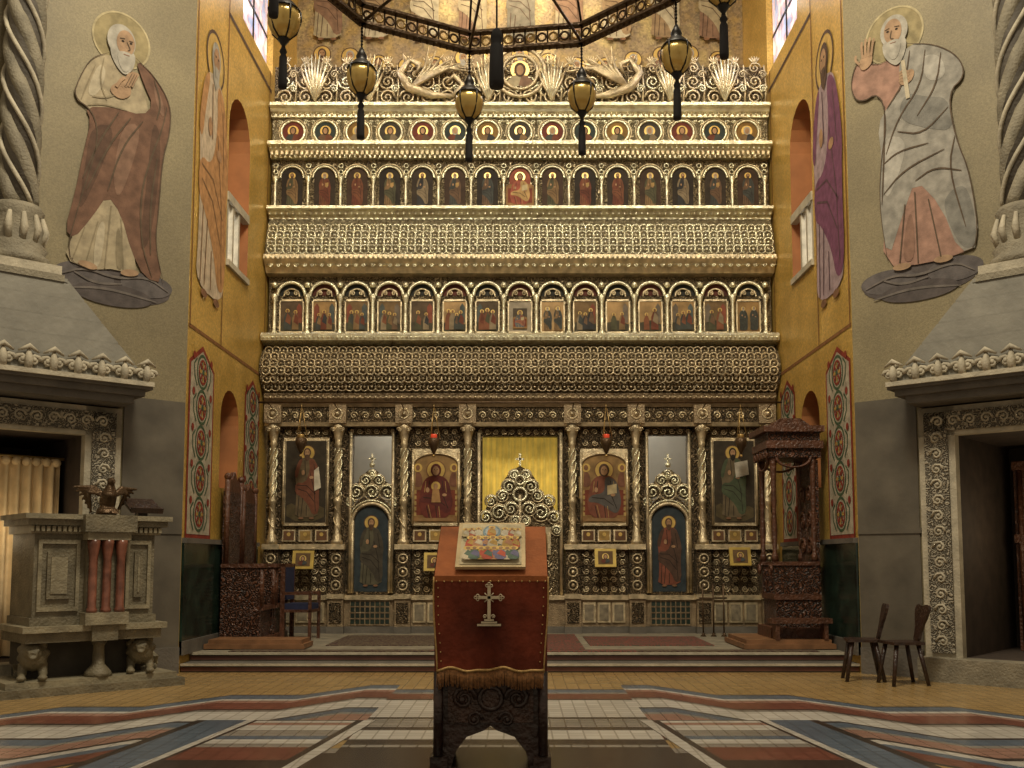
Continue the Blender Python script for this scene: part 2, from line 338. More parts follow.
for x0,x1,m in ((-3.5,-1.1,RUG2),(-1.1,1.4,RUG),(1.4,3.6,RUG2)):
    r.box(x0,x1,12.14,12.38,.2,.21,m)
r.box(-.8,.8,12.4,14.9,.2,.212,RUG); r.box(-2.5,-.9,13.0,14.7,.2,.21,RUG2); r.box(.9,2.5,13.0,14.5,.2,.21,RUG); r.finish()
PL=mosaic('pier_plaster',(.185,.15,.082),(.245,.20,.108),None,70,.55,.05,.8,None,.85,1.12)
GMZ=mosaic('gold_mosaic',(.50,.31,.065),(.64,.41,.10),None,40,.36,.3,1.5,None,.8,1.2)
ORG=mat('niche_orange',(.36,.14,.045),.7,0,.2,3)
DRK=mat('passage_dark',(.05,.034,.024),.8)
def face_frame(s): return T(s*HW,YP,0,PHI if s<0 else -PHI)
def pier(sgn,name):
    s=sgn
    b=B(name)
    pl=[(s*HW,17),(s*HW,YP),(s*(HW+4*CP),YP-4*SP),(s*9,YP-4*SP),(s*9,17)]
    n=5; b.add([(x,y,0) for x,y in pl]+[(x,y,12.2) for x,y in pl],[tuple(range(n)),tuple(range(2*n-1,n-1,-1))]+[(i,(i+1)%n,n+(i+1)%n,n+i) for i in range(n)],PL)
    for m in (GMZ,ORG,DRK): b.idx(m)
    ob=b.finish(origin=False)
    bm=bmesh.new(); bm.from_mesh(ob.data); bmesh.ops.recalc_face_normals(bm,faces=bm.faces); bm.to_mesh(ob.data); bm.free()
    for p in ob.data.polygons:
        if p.normal.x*sgn<-.9: p.material_index=1
    def cut(vs,mi):
        c=B('cutter'); n=len(vs)//2
        for m in (PL,GMZ,ORG,DRK): c.idx(m)
        c.add(vs,[tuple(range(n)),tuple(range(2*n-1,n-1,-1))]+[(i,(i+1)%n,n+(i+1)%n,n+i) for i in range(n)],[PL,GMZ,ORG,DRK][mi])
        co=c.finish(origin=False)
        bm=bmesh.new(); bm.from_mesh(co.data); bmesh.ops.recalc_face_normals(bm,faces=bm.faces); bm.to_mesh(co.data); bm.free()
        md=ob.modifiers.new('c','BOOLEAN'); md.operation='DIFFERENCE'; md.object=co; md.solver='EXACT'
        bpy.context.view_layer.update()
        dg=bpy.context.evaluated_depsgraph_get()
        me=bpy.data.meshes.new_from_object(ob.evaluated_get(dg)); ob.modifiers.clear(); ob.data=me
        bpy.data.objects.remove(co)
    def xc(pts,d): return [(s*(HW-.1),a,z) for a,z in pts]+[(s*(HW+d),a,z) for a,z in pts]
    cut(xc(arch(13.65,5.25,7.75,1.05),.7),2)
    cut(xc(arch(13.5,2.25,3.6,.85),.5),2)
    cut(xc(arch(14.5,9.0,11.8,1.7),.25),1)
    F=face_frame(s)
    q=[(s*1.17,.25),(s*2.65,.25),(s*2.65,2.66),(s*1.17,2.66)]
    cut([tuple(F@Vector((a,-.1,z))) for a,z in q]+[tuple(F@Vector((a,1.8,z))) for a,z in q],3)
    return ob
pier(-1,'wall_left'); pier(1,'wall_right')
WHT=paint(.38,.33,.24); RED=paint(.22,.035,.02); GRN=paint(.055,.09,.045); OCH=paint(.38,.23,.06)
def frame_side(s): 
    return T(s*HW,0,0,pi/2 if s<0 else -pi/2)
def SX(s,y): return y if s<0 else -y
for s in (-1,1):
    b=B('baseboard_left' if s<0 else 'baseboard_right'); xa,xb=sorted((s*(HW-.03),s*HW)); b.box(xa,xb,YP+.01,15.0,.2,1.5,GREENM); b.box(*sorted((s*(HW-.06),s*HW)),YP+.01,15.0,1.5,1.56,STONED)
    b.box(*sorted((s*(HW-.05),s*HW)),YP+.01,15.0,.2,.36,STONED)
    b.M=face_frame(s); SL=mat('pier_slate',(.10,.085,.062),.5,0,.3,2.5,.1,12)
    b.box(*sorted((s*.01,s*.72)),-.015,0,0,3.15,SL); b.box(*sorted((s*.01,s*.72)),-.05,0,0,.3,STONED); b.box(*sorted((s*.01,s*.74)),-.03,0,1.6,1.66,SL)
    b.finish()
    b=B('trim_1' if s<0 else 'trim_2'); b.M=frame_side(s)
    for y0,y1 in ((11.78,12.75),(14.2,15.0)):
        a,c=sorted((SX(s,y0),SX(s,y1))); z0,z1=1.56,3.95; w=c-a; mx=(a+c)/2
        b.poly([(a,z0),(c,z0),(c,z1-.25),(mx,z1),(a,z1-.25)],RED,2)
        b.poly([(a+.05,z0+.05),(c-.05,z0+.05),(c-.05,z1-.28),(mx,z1-.07),(a+.05,z1-.28)],WHT,3)
        k=5
        for i in range(k):
            z=z0+.3+i*.44; R=.15
            b.annul(mx,z,R*1.35,.035,GRN,4); b.annul(mx,z,R*.95,.03,RED,5)
            for q in range(8):
                an=q*pi/4; b.ell(mx+R*.6*math.cos(an),z+R*.6*math.sin(an),R*.32,R*.16,RED if q%2 else OCH,6,8,an)
            b.ell(mx,z,R*.25,R*.25,GRN,7,10)
            for sx in (-1,1):
                b.stroke([(mx+sx*.2,z-.2),(mx+sx*.3,z-.08),(mx+sx*.32,z+.06),(mx+sx*.22,z+.14)],.03,GRN,4); b.ell(mx+sx*.33,z+.16,.05,.05,RED,5,8)
    b.finish()
    b=B('mural_standing_saint'); b.M=frame_side(s)
    if s<0: saint(b,SX(s,12.45),4.5,3.6,paint(.5,.4,.28),paint(.42,.22,.09),GREYH,2,fold=paint(.2,.11,.05),sm=2)
    else: saint(b,SX(s,12.45),4.5,3.6,paint(.34,.25,.26),paint(.17,.06,.11),BROWN,2,fold=paint(.1,.05,.06),sm=2)
    b.finish()
    LN=paint(.22,.10,.035)
    b=B('trim_3' if s<0 else 'trim_4'); b.M=frame_side(s)
    for y in (11.76,13.0,15.2): b.stroke([(SX(s,y),4.1),(SX(s,y),9)],.035,LN,2)
    b.stroke([(SX(s,11.72),4.1),(SX(s,15.3),4.1)],.045,LN,2); b.stroke([(SX(s,13.0),8.7),(SX(s,15.3),8.7)],.06,BROWN,2)
    b.finish()
    b=B('window_1' if s<0 else 'window_2'); xw=s*(HW+.08); GL=mat('window_glass',(.85,.85,.85),.3,0,.1,4,emit=1.8)
    b.box(*sorted((xw,xw+s*.03)),13.14,13.75,5.3,6.15,GL)
    for y in (13.13,13.40,13.68): b.box(*sorted((xw-s*.08,xw)),y,y+.07,5.26,6.2,STONEL)
    for y in (13.27,13.55): b.M=T(xw-s*.03,y+.03,0,pi/2); b.ring(0,0,6.0,.14,.03,STONEL,10,5,0,pi); b.M=Matrix.Identity(4)
    b.box(*sorted((xw-s*.1,xw)),13.13,14.16,6.15,6.27,STONEL); b.box(*sorted((xw-s*.12,xw+s*.3)),13.13,14.16,5.25,5.33,STONEL)
    b.finish()
    b=B('window_3' if s<0 else 'window_4'); b.M=frame_side(s)@T(0,.1,0)
    b.poly(arch(SX(s,14.5),9.03,11.77,1.66),mosaic('stained',(.3,.35,.5),(.85,.82,.75),None,7,.3,0,4,(.6,.4,.42)),1)
    for q in range(3): b.box(SX(s,14.5)-.8,SX(s,14.5)+.8,-.02,-.005,9.6+q*.7,9.63+q*.7,IRON)
    b.box(SX(s,14.5)-.02,SX(s,14.5)+.02,-.02,-.005,9.05,11.5,IRON)
    b.finish()
m=_mc['stained']; bs=m.node_tree.nodes['Principled BSDF']; src=bs.inputs['Base Color'].links[0].from_socket
m.node_tree.links.new(src,bs.inputs['Emission Color']); bs.inputs['Emission Strength'].default_value=1.1
b=B('wall_back')
APS=mosaic('apse_mosaic',(.36,.24,.08),(.44,.33,.14),None,30,.45,.2,2.2,(.28,.2,.11))
PALE=mat('apse_plaster',(.6,.56,.46),.8,0,.1,3)
b.box(-HW,HW,17,17.3,0,12.2,APS)
b.box(-HW,HW,16.95,17,0.2,4.4,PALE)
b.finish()
b=B('apse_mural'); b.M=T(0,16.99,0)
AR=[paint(.34,.28,.17),paint(.22,.13,.08),paint(.42,.36,.24),paint(.17,.15,.11),paint(.28,.19,.1)]
for i in range(15):
    x=-3.5+i*.5; saint(b,x,8.75+.12*math.cos(i),1.5,AR[(i*3)%5],AR[(i*2+2)%5],[BROWN,GREYH][i%2],2+(i%2)*10,fold=BROWN)
b.poly([(-3.95,8.4),(3.95,8.4),(3.95,8.7),(-3.95,8.7)],paint(.12,.13,.07),1)
for i in range(9):
    x=-3.4+i*.85; saint(b,x,10.4,1.6,AR[(i*2)%5],AR[(i*3+1)%5],BROWN,30+(i%2)*9,fold=BROWN)
b.finish()
b=B('ceiling'); b.box(-HW,HW,YP,17.3,12.2,12.4,GMZ); b.finish()
# ---------------------------------------------------------------- iconostasis
ic=B('iconostasis')
y=YI; W=3.91
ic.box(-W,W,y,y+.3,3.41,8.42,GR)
XS=[(i-7)*.512 for i in range(15)]
def bead(z,yy,r,step,m):
    n=int(2*W/step)
    for i in range(n+1): ic.sph((-W+r+i*2*(W-r)/n,yy,z),r,m,6,4)
ic.box(-W,W,y-.02,y+.08,8.42,8.5,GB)
k=24
for i in range(k):
    x=-W+.18+i*(2*W-.36)/(k-1); fl=1 if i%2 else -1
    ic.scroll(x,y,8.62,.13,GM,fl,1,.02); ic.scroll(x,y,8.87,.13,GM if i%3 else GB,-fl,-1,.02); ic.scroll(x,y,9.1,.1,GM,fl,1,.016)
    ic.scroll(x+.13,y-.02,8.75,.07,GB,fl,1,.014); ic.scroll(x+.13,y-.02,8.99,.07,GM,-fl,1,.012)
    ic.tube([(x+.16,y,8.48),(x+.18,y,8.8),(x+.15,y,9.15)],[.02,.014,.012],GM,5)
    for a in (-.6,-.3,0,.3,.6):
        ic.tube([(x,y,9.15),(x+math.sin(a)*.1,y,9.15+.1*math.cos(a)),(x+math.sin(a)*.15,y,9.15+.15*math.cos(a))],[.01,.017,.006],GM,4)
ic.box(-W,W,y+.06,y+.09,8.42,9.15,CM)
for sx in (-1,1):
    X=lambda q:sx*(1.5+q)
    ic.tube([(X(-.45),y-.05,8.62),(X(-.1),y-.07,8.62),(X(.25),y-.07,8.75),(X(.4),y-.07,8.98),(X(.25),y-.07,9.2),(X(.08),y-.07,9.12),(X(.14),y-.07,8.98)],[.03,.06,.08,.065,.05,.045,.025],GM,8)
    ic.tube([(X(-.45),y-.05,8.62),(X(-.6),y-.05,8.8),(X(-.45),y-.05,8.95),(X(-.33),y-.05,8.84)],[.04,.045,.04,.02],GM,8)
    ic.tube([(X(.3),y-.08,9.18),(X(.36),y-.08,9.3)],[.03,.008],GM,5)
    for q in range(7): ic.tube([(X(.2),y-.08,8.75),(X(.0-.06*q),y-.1,9.05),(X(-.05-.12*q),y-.08,9.42-.07*q)],[.03,.028,.008],GM,5)
    for xx in (.88,-1.0,1.75):
        for q in range(9):
            a=-.8+q*.2; ic.tube([(X(xx),y-.02,8.55),(X(xx)+math.sin(a)*.2,y-.05,8.55+.42*math.cos(a)),(X(xx)+math.sin(a)*.33,y-.02,8.55+.78*math.cos(a))],[.016,.026,.009],GB if q%2 else GM,5)
ic.ring(0,y-.03,9.02,.4,.035,GM,24,6); ic.ring(0,y-.03,9.02,.28,.03,GM,20,5)
for q in range(16): a=q*pi/8; ic.tube([(.42*math.cos(a),y,9.02+.42*math.sin(a)),(.56*math.cos(a),y,9.02+.56*math.sin(a))],[.026,.008],GM,5)
ic.M=T(0,y-.02,0); bust(ic,0,9.02,.26,AR[0],AR[1],BROWN,2); ic.M=Matrix.Identity(4)
def cornice(z0,z1,out,m,bm=GB):
    h=z1-z0
    ic.mold([(y,z0),(y-out*.35,z0+.05*h),(y-out*.35,z0+.3*h),(y-out*.6,z0+.4*h),(y-out*.7,z0+.6*h),(y-out,z0+.75*h),(y-out,z1),(y,z1)],-W-.01,W+.01,m)
cornice(8.25,8.44,.22,GB); bead(8.3,y-.1,.022,.085,GM)
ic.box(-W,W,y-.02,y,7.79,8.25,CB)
cols=[paint(.13,.03,.02),paint(.03,.04,.035),paint(.2,.11,.03),paint(.05,.04,.03)]
for i,x in enumerate(XS):
    ic.M=T(0,y-.025,0); ic.ell(x,8.03,.17,.17,cols[i%4],1,20); bust(ic,x,8.03,.15,ROBES[(i*3+1)%8],ROBES[(i*5)%8],[BROWN,DARK,GREYH][i%3],2)
    ic.M=Matrix.Identity(4)
    ic.ring(x,y-.04,8.03,.185,.022,GB,20,6); ic.ring(x,y-.03,8.03,.225,.012,GM,18,5)
    for sx in (-1,1):
        for zz in (7.87,8.19): ic.scroll(x+sx*.2,y-.03,zz,.045,GB,sx,1,.012,1.2,8)
cornice(7.58,7.79,.28,GB,GM)
n=100
for i in range(n): x=-W+.04+i*(2*W-.08)/(n-1); ic.box(x-.02,x+.02,y-.2,y-.1,7.6,7.66,GM)
bead(7.7,y-.21,.022,.08,GB)
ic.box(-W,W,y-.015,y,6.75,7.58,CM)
for i,x in enumerate(XS):
    ic.M=T(0,y-.02,0); ic.poly(arch(x,6.8,7.45,.33),[DARK,paint(.035,.024,.015),paint(.05,.028,.016)][i%3] if i!=7 else paint(.25,.07,.04),1)
    if i==7: seated(ic,x,6.83,.58,paint(.3,.08,.05),paint(.4,.25,.1),BROWN)
    else: saint(ic,x,6.82,.56,ROBES[(i*3+2)%8],ROBES[(i*5+3)%8],[BROWN,GREYH][i%2],2,True,i%2)
    ic.M=Matrix.Identity(4)
    ic.ring(x,y-.04,7.285,.185,.02,GB,12,5,0,pi)
    ic.ring(x,y-.03,7.285,.225,.012,GM,12,5,0,pi)
for x in [q-.256 for q in XS]+[XS[-1]+.256]:
    ic.lathe([(.04,0),(.04,.04),(.022,.06),(.026,.25),(.022,.42),(.045,.5),(.05,.54)],x,y-.06,GB,8,6.76)
    for zz in (7.38,7.48): ic.ring(x,y-.04,zz,.035,.012,GB,8,4)
cornice(6.59,6.76,.26,GB); bead(6.66,y-.17,.024,.09,GB)
for i in range(78): ic.ring(-W+.05+i*.1,y-.16,6.5,.045,.01,GB,8,4,pi,2*pi)
def yb(z): t=(6.58-z)/.63; return y-.1-.2*math.sin(t*pi*.55)
zz=[6.58-.63*i/8 for i in range(9)]
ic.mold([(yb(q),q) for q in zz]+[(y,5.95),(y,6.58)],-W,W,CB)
def ringband(fn,z0,rows,st,R,r,m1,m2):
    for j in range(rows):
        n=int((2*W-2*R)/st)
        for i in range(n+1):
            x=-W+R+.02+i*(2*W-2*R-.04)/n; z=z0+j*st
            ic.ring(x,fn(z)-.012,z,R,r,m1,10,4)
            ic.sph((x,fn(z)-.012,z),R*.33,m2,6,4)
ringband(yb,6.05,4,.12,.07,.011,GB,GB)
ic.mold([(y-.32,5.97),(y-.34,5.9),(y-.3,5.86),(y-.22,5.8),(y-.16,5.72),(y,5.7),(y,5.97)],-W-.02,W+.02,GM)
bead(5.92,y-.34,.022,.075,GB)
for i in range(60): ic.scroll(-W+.07+i*.131,y-.26,5.82,.05,GB,1 if i%2 else -1,1,.013,1.3,8)
ic.box(-W,W,y-.015,y,4.74,5.72,CM)
XF=[(i-7)*.507 for i in range(15)]
for i,x in enumerate(XF):
    ic.M=T(0,y-.02,0)
    if i==7: ic.poly([(x-.17,4.82),(x+.17,4.82),(x+.17,5.3),(x-.17,5.3)],paint(.3,.25,.18),1); ic.poly([(x-.11,4.86),(x+.11,4.86),(x+.11,5.2),(x-.11,5.2)],paint(.08,.06,.04),2); seated(ic,x,4.88,.3,paint(.1,.1,.1),paint(.25,.1,.06),BROWN,False,3)
    elif i in (8,14): ic.poly([(x-.17,4.82),(x+.17,4.82),(x+.17,5.3),(x-.17,5.3)],GOLDBG,1); [saint(ic,x+q,4.83,.4,ROBES[(i+3)%8],ROBES[1],GREYH,3+int(q*40+5)) for q in (-.08,.08)]
    else: scene(ic,x,4.82,.35,.5)
    ic.M=Matrix.Identity(4)
    for q in ((x-.19,x-.17),(x+.17,x+.19)): ic.box(q[0],q[1],y-.04,y-.01,4.8,5.34,GM)
    ic.box(x-.19,x+.19,y-.04,y-.01,4.8,4.83,GM); ic.box(x-.19,x+.19,y-.04,y-.01,5.31,5.34,GM)
    ic.M=T(0,y-.02,0); ic.poly([(x+.2*math.cos(a),5.4+.2*math.sin(a)) for a in [pi*k/10 for k in range(11)]],paint(.1,.03,.02) if i%2 else paint(.03,.03,.025),1); ic.M=Matrix.Identity(4)
    ic.ring(x,y-.08,5.38,.215,.028,GB,14,6,0,pi); ic.ring(x,y-.05,5.38,.12,.014,GM,10,5,0,pi)
    for sx in (-1,1): ic.scroll(x+sx*.07,y-.05,5.43,.05,GM,sx,1,.013,1.2,8)
for x in [q-.2535 for q in XF]+[XF[-1]+.2535]:
    ic.lathe([(.05,0),(.05,.05),(.026,.08),(.03,.3),(.026,.5),(.05,.58),(.055,.64)],x,y-.09,GB,8,4.76)
    ic.sph((x,y-.1,5.55),.05,GB,8,5)
ic.mold([(y,4.56),(y-.2,4.58),(y-.38,4.62),(y-.4,4.7),(y-.36,4.74),(y,4.76)],-W-.02,W+.02,GB)
bead(4.66,y-.4,.02,.07,GB)
def yc(z): t=(z-3.84)/.72; return y-.14-.28*math.sin(max(0,min(1,t))*pi)**.8
zz=[3.84+.72*i/12 for i in range(13)]
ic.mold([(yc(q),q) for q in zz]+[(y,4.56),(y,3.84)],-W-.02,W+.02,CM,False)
ringband(yc,3.92,6,.112,.062,.010,GM,GM)
ic.mold([(y,3.64),(y-.1,3.64),(y-.14,3.7),(y-.2,3.76),(y-.2,3.84),(y,3.86)],-W,W,GD); bead(3.78,y-.2,.02,.08,GM)
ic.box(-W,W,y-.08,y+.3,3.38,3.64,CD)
for i in range(43): ic.scroll(-W+.1+i*.18,y-.09,3.51,.065,GM,1 if i%2 else -1,1,.014,1.3,9)
ic.mold([(y,3.34),(y-.12,3.34),(y-.14,3.4),(y,3.42)],-W,W,GM)
CX=[-3.77,-2.78,-1.77,-.8,.8,1.77,2.78,3.77]
def column(x):
    ic.box(x-.13,x+.13,y-.16,y+.25,.2,.30,STONED)
    ic.box(x-.12,x+.12,y-.14,y+.25,.30,.72,GD); ic.box(x-.09,x+.09,y-.16,y-.1,.36,.66,CD)
    ic.box(x-.13,x+.13,y-.17,y+.25,.72,.79,GM)
    ic.box(x-.11,x+.11,y-.13,y+.25,.79,1.46,CD)
    for q in range(3): ic.ring(x,y-.135,.92+q*.2,.07,.014,GM,10,4); ic.sph((x,y-.135,.92+q*.2),.03,GM,6,4)
    ic.box(x-.13,x+.13,y-.17,y+.25,1.46,1.54,GM)
    ic.box(x-.12,x+.12,y+.0,y+.25,1.54,3.38,CD)
    for q in range(9): ic.scroll(x+(.04 if q%2 else -.04),y-.01,1.7+q*.18,.06,GD,1 if q%2 else -1,1,.014,1.3,8)
    ic.lathe([(.09,0),(.09,.05),(.065,.08),(.075,.12),(.05,.16),(.05,.6),(.065,.63),(.065,.67),(.05,.7),(.046,1.5),(.06,1.53),(.05,1.56),(.075,1.68),(.1,1.76),(.1,1.82)],x,y-.08,GM,12,1.54)
    for ph in (0,pi/2,pi,3*pi/2):
        ic.tube([(x+.055*math.cos(ph+t*.5),y-.08+.055*math.sin(ph+t*.5),2.26+t*.053) for t in range(15)],.011,GB,4)
    for ph in (0,pi):
        ic.tube([(x+.055*math.cos(ph-t*.6),y-.08+.055*math.sin(ph-t*.6),1.7+t*.045) for t in range(10)],.011,GM,4)
    for sx in (-1,1): ic.scroll(x+sx*.07,y-.17,3.28,.04,GM,sx,1,.013,1.3,9)
    ic.box(x-.13,x+.13,y-.2,y,3.38,3.66,GD); ic.ring(x,y-.2,3.52,.075,.016,GM,12,5); ic.sph((x,y-.2,3.52),.04,GM,8,5)
for x in CX: column(x)
bays=[(CX[i]+.12,CX[i+1]-.12) for i in range(7)]
def relief(x0,x1,z0,z1,yy,m,st=.16):
    nx=max(1,int((x1-x0)/st)); nz=max(1,int((z1-z0)/st))
    for i in range(nx):
        for j in range(nz):
            ic.scroll(x0+(i+.5)*(x1-x0)/nx,yy,z0+(j+.5)*(z1-z0)/nz,st*.42,m,1 if (i+j)%2 else -1,1 if j%2 else -1,st*.08,1.4,9)
for bi,(x0,x1) in enumerate(bays):
    xm=(x0+x1)/2; w=x1-x0
    ic.box(x0,x1,y-.06,y+.25,.2,.3,STONED); ic.box(x0,x1,y-.04,y+.25,.3,.72,GD); ic.box(x0,x1,y-.09,y+.25,.7,.77,GM)
    if bi in (1,5):
        for i in range(8):
            for j in range(4): ic.box(x0+.1+i*.075,x0+.155+i*.075,y-.05,y-.035,.34+j*.09,.405+j*.09,GREENM)
        for i in range(9): ic.box(x0+.083+i*.075,x0+.098+i*.075,y-.06,y-.03,.31,.7,GD)
        for j in range(5): ic.box(x0+.083,x1-.083,y-.062,y-.03,.318+j*.09,.333+j*.09,GD)
    elif bi!=3:
        k=3
        for i in range(k):
            a=x0+.03+i*(w-.06)/k; c=a+(w-.06)/k-.03
            ic.box(a,c,y-.07,y-.03,.36,.66,GM); ic.box(a+.03,c-.03,y-.08,y-.06,.39,.63,mat('panel_marble',(.2,.165,.11),.4,0,.4,12))
    if bi in (0,2,4,6):
        ic.box(x0,x1,y+.0,y+.25,.77,3.38,CD)
        relief(x0+.02,x1-.02,.8,1.46,y-.01,GM,.13)
        ic.box(x0,x1,y-.08,y+.2,1.46,1.54,GM)
        for i in range(3):
            a=x0+w*(i+.5)/3; ic.box(a-.1,a+.1,y-.03,y,1.58,1.76,GM); ic.M=T(0,y-.032,0); ic.poly([(a-.08,1.6),(a+.08,1.6),(a+.08,1.74),(a-.08,1.74)],paint(.12,.06,.03) if i!=1 else paint(.3,.19,.06),1); ic.ell(a,1.69,.03,.03,HALO,2,10); ic.M=Matrix.Identity(4)
        big=bi in (0,6)
        zt=3.12 if big else 2.95
        iw=w*.82 if big else w*.88
        a,c=xm-iw/2,xm+iw/2
        ic.box(a-.04,c+.04,y-.05,y+.05,1.82,zt+.05,GM)
        ic.M=T(0,y-.055,0)
        if big:
            ic.poly([(a,1.87),(c,1.87),(c,zt),(a,zt)],paint(.04,.03,.018),1)
            ic.poly(smooth([(a+.02,1.89),(c-.02,1.89),(c-.02,2.15),(xm,2.05),(a+.02,2.2)],1),paint(.08,.06,.028),2)
            if bi==0:
                saint(ic,xm+.02,1.9,1.15,paint(.12,.085,.045),paint(.15,.055,.03),BROWN,3)
                ic.poly([(xm+.14,2.35),(xm+.24,2.4),(xm+.2,2.72),(xm+.13,2.66)],paint(.5,.45,.34),12)
            else:
                saint(ic,xm-.02,1.9,1.15,paint(.12,.09,.05),paint(.06,.075,.04),DARK,3)
                ic.poly([(xm+.02,2.55),(xm+.22,2.6),(xm+.2,2.82),(xm,2.78)],paint(.42,.38,.3),12)
        else:
            ic.poly([(a,1.87),(c,1.87),(c,zt-.2)]+[(xm+iw/2*math.cos(pi*k/8),zt-.2+.2*math.sin(pi*k/8)) for k in range(9)]+[(a,zt-.2)],GOLDBG,1)
            if bi==2: seated(ic,xm,1.89,.95,paint(.13,.03,.02),paint(.10,.025,.02),paint(.1,.025,.02),True,2,True)
            else: seated(ic,xm,1.89,.95,paint(.17,.06,.035),paint(.09,.08,.07),BROWN,False,2,True)
        ic.M=Matrix.Identity(4)
        for q in (a-.03,c+.03): ic.tube([(q,y-.07,1.84),(q,y-.07,zt)],.022,GM,6)
        if not big: ic.ring(xm,y-.06,zt-.2,iw/2+.03,.03,GM,14,6,0,pi,.5); relief(x0+.02,x1-.02,zt+.06,3.34,y-.02,GM,.12)
        else:
            relief(x0+.02,x1-.02,3.17,3.36,y-.02,GM,.12)
    if bi in (1,5):
        ic.box(x0,x0+.08,y+.02,y+.2,.77,3.34,CD); ic.box(x1-.08,x1,y+.02,y+.2,.77,3.34,CD)
        for q in (x0+.06,x1-.06): ic.tube([(q,y,.8),(q,y,3.3)],.026,GM,8)
        ic.box(x0,x1,y+.02,y+.18,3.22,3.38,CD); relief(x0,x1,3.2,3.36,y,GM,.12)
        ic.prism(arch(xm,.77,2.28,w-.14,14),y+.03,y+.1,CD)
        ic.M=T(0,y+.028,0); ic.poly(arch(xm,.82,2.12,w-.26,14),paint(.03,.04,.045),1)
        saint(ic,xm,.88,1.1,paint(.09,.08,.05) if bi==1 else paint(.18,.06,.035),paint(.06,.05,.035) if bi==1 else paint(.08,.045,.03),BROWN,2)
        ic.M=Matrix.Identity(4)
        ic.ring(xm,y+.0,2.12-(w-.26)/2,(w-.26)/2+.04,.03,GM,18,6,0,pi)
        ic.ring(xm,y+.01,2.12-(w-.26)/2,(w-.26)/2+.09,.014,GB,18,5,0,pi)
        for q in (xm-(w-.2)/2,xm+(w-.2)/2): ic.tube([(q,y,.8),(q,y,1.9)],.028,GM,6)
        ic.prism(smooth([(xm-.37,2.0),(xm-.3,2.28),(xm+.3,2.28),(xm+.37,2.0),(xm+.36,2.4),(xm+.2,2.5),(xm+.13,2.62),(xm,2.72),(xm-.13,2.62),(xm-.2,2.5),(xm-.36,2.4)],1),y+.04,y+.08,CM)
        for q,zz,R in ((-.24,2.34,.12),(.24,2.34,.12),(-.1,2.52,.09),(.1,2.52,.09),(0,2.34,.12),(-.34,2.18,.08),(.34,2.18,.08),(0,2.62,.06)):
            ic.scroll(xm+q,y+.02,zz,R,GB,1 if q<0 else -1,1,.018,1.6,12); ic.ring(xm+q,y+.03,zz,R*1.05,.012,GM,12,4)
        ic.sph((xm,y+.03,2.76),.045,GB); ic.box(xm-.013,xm+.013,y+.02,y+.05,2.76,2.93,GB); ic.box(xm-.055,xm+.055,y+.02,y+.05,2.84,2.865,GB)
    if bi==3:
        ic.box(x0,x1,y+.02,y+.18,3.2,3.38,CD); relief(x0,x1,3.18,3.36,y,GM,.12)
        for q in (x0+.05,x1-.05): ic.box(q-.05,q+.05,y+.02,y+.2,.3,3.3,CD); ic.tube([(q,y,.5),(q,y,3.25)],.03,GM,8)
        out=[(x0+.1,.32),(x1-.1,.32),(x1-.1,1.85),(.54,2.05),(.46,2.24),(.32,2.28),(.26,2.5),(.15,2.66),(0,2.74),(-.15,2.66),(-.26,2.5),(-.32,2.28),(-.46,2.24),(-.54,2.05),(x0+.1,1.85)]
        ic.prism(out,y+.0,y+.05,CM)
        ic.box(-.02,.02,y-.06,y,.32,2.3,GM)
        relief(x0+.14,-.04,.4,1.35,y-.02,GM,.17); relief(.04,x1-.14,.4,1.35,y-.02,GM,.17)
        for sx in (-1,1):
            ic.box(sx*.3-.17,sx*.3+.17,y-.03,y,1.38,1.8,GM); ic.M=T(0,y-.035,0); ic.poly(arch(sx*.3,1.42,1.76,.24),GOLDBG,1); saint(ic,sx*.3,1.43,.3,ROBES[0],ROBES[1],BROWN,2); ic.M=Matrix.Identity(4)
            for q,zz,R in ((.52,1.95,.1),(.32,2.02,.13),(.44,2.2,.09),(.14,2.08,.11),(.17,2.42,.11),(.09,2.6,.08),(.27,2.28,.09),(.56,1.75,.08),(.08,1.9,.08)):
                ic.scroll(sx*q,y-.03,zz,R,GB,-sx,1,.02,1.6,12); ic.ring(sx*q,y-.02,zz,R*1.05,.013,GM,12,4)
        ic.ring(0,y-.04,2.3,.1,.025,GB,14,6); ic.ring(0,y-.04,2.52,.07,.02,GB,12,5)
        ic.box(-.016,.016,y-.02,y+.02,2.74,2.93,GB); ic.box(-.065,.065,y-.02,y+.02,2.83,2.86,GB)
        for i in range(3): ic.box(x0,x1,y-.02,y+.2,.2,.32,STONED)
ic.finish()
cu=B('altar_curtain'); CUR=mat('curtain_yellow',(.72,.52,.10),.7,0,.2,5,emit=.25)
n=120; vs=[]
for i in range(n+1):
    x=-.8+1.6*i/n; yy=15.68+.03*math.sin(i*.9)+.012*math.sin(i*2.3)
    vs+=[(x,yy,1.2),(x,yy,3.36)]
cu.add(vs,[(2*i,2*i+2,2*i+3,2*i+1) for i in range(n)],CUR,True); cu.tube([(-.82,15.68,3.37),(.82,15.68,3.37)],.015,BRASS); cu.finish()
for x,z in ((-3.25,1.3),(-1.28,1.27),(1.28,1.33),(3.3,1.35)):
    b=B('small_framed_icon'); b.M=T(x,y-.25,z,0,math.radians(-14)); FR=mat('frame_yellow',(.46,.32,.07),.4,.3)
    b.box(-.16,.16,-.02,.02,-.14,.14,FR); b.M=b.M@T(0,-.022,0); b.poly([(-.11,-.1),(.11,-.1),(.11,.1),(-.11,.1)],paint(.12,.07,.03),1); bust(b,0,0,.09,ROBES[0],ROBES[1],BROWN,2)
    b.M=Matrix.Identity(4); b.tube([(x,y-.23,z-.05),(x,y-.02,z-.12)],.02,BRASS); b.finish()
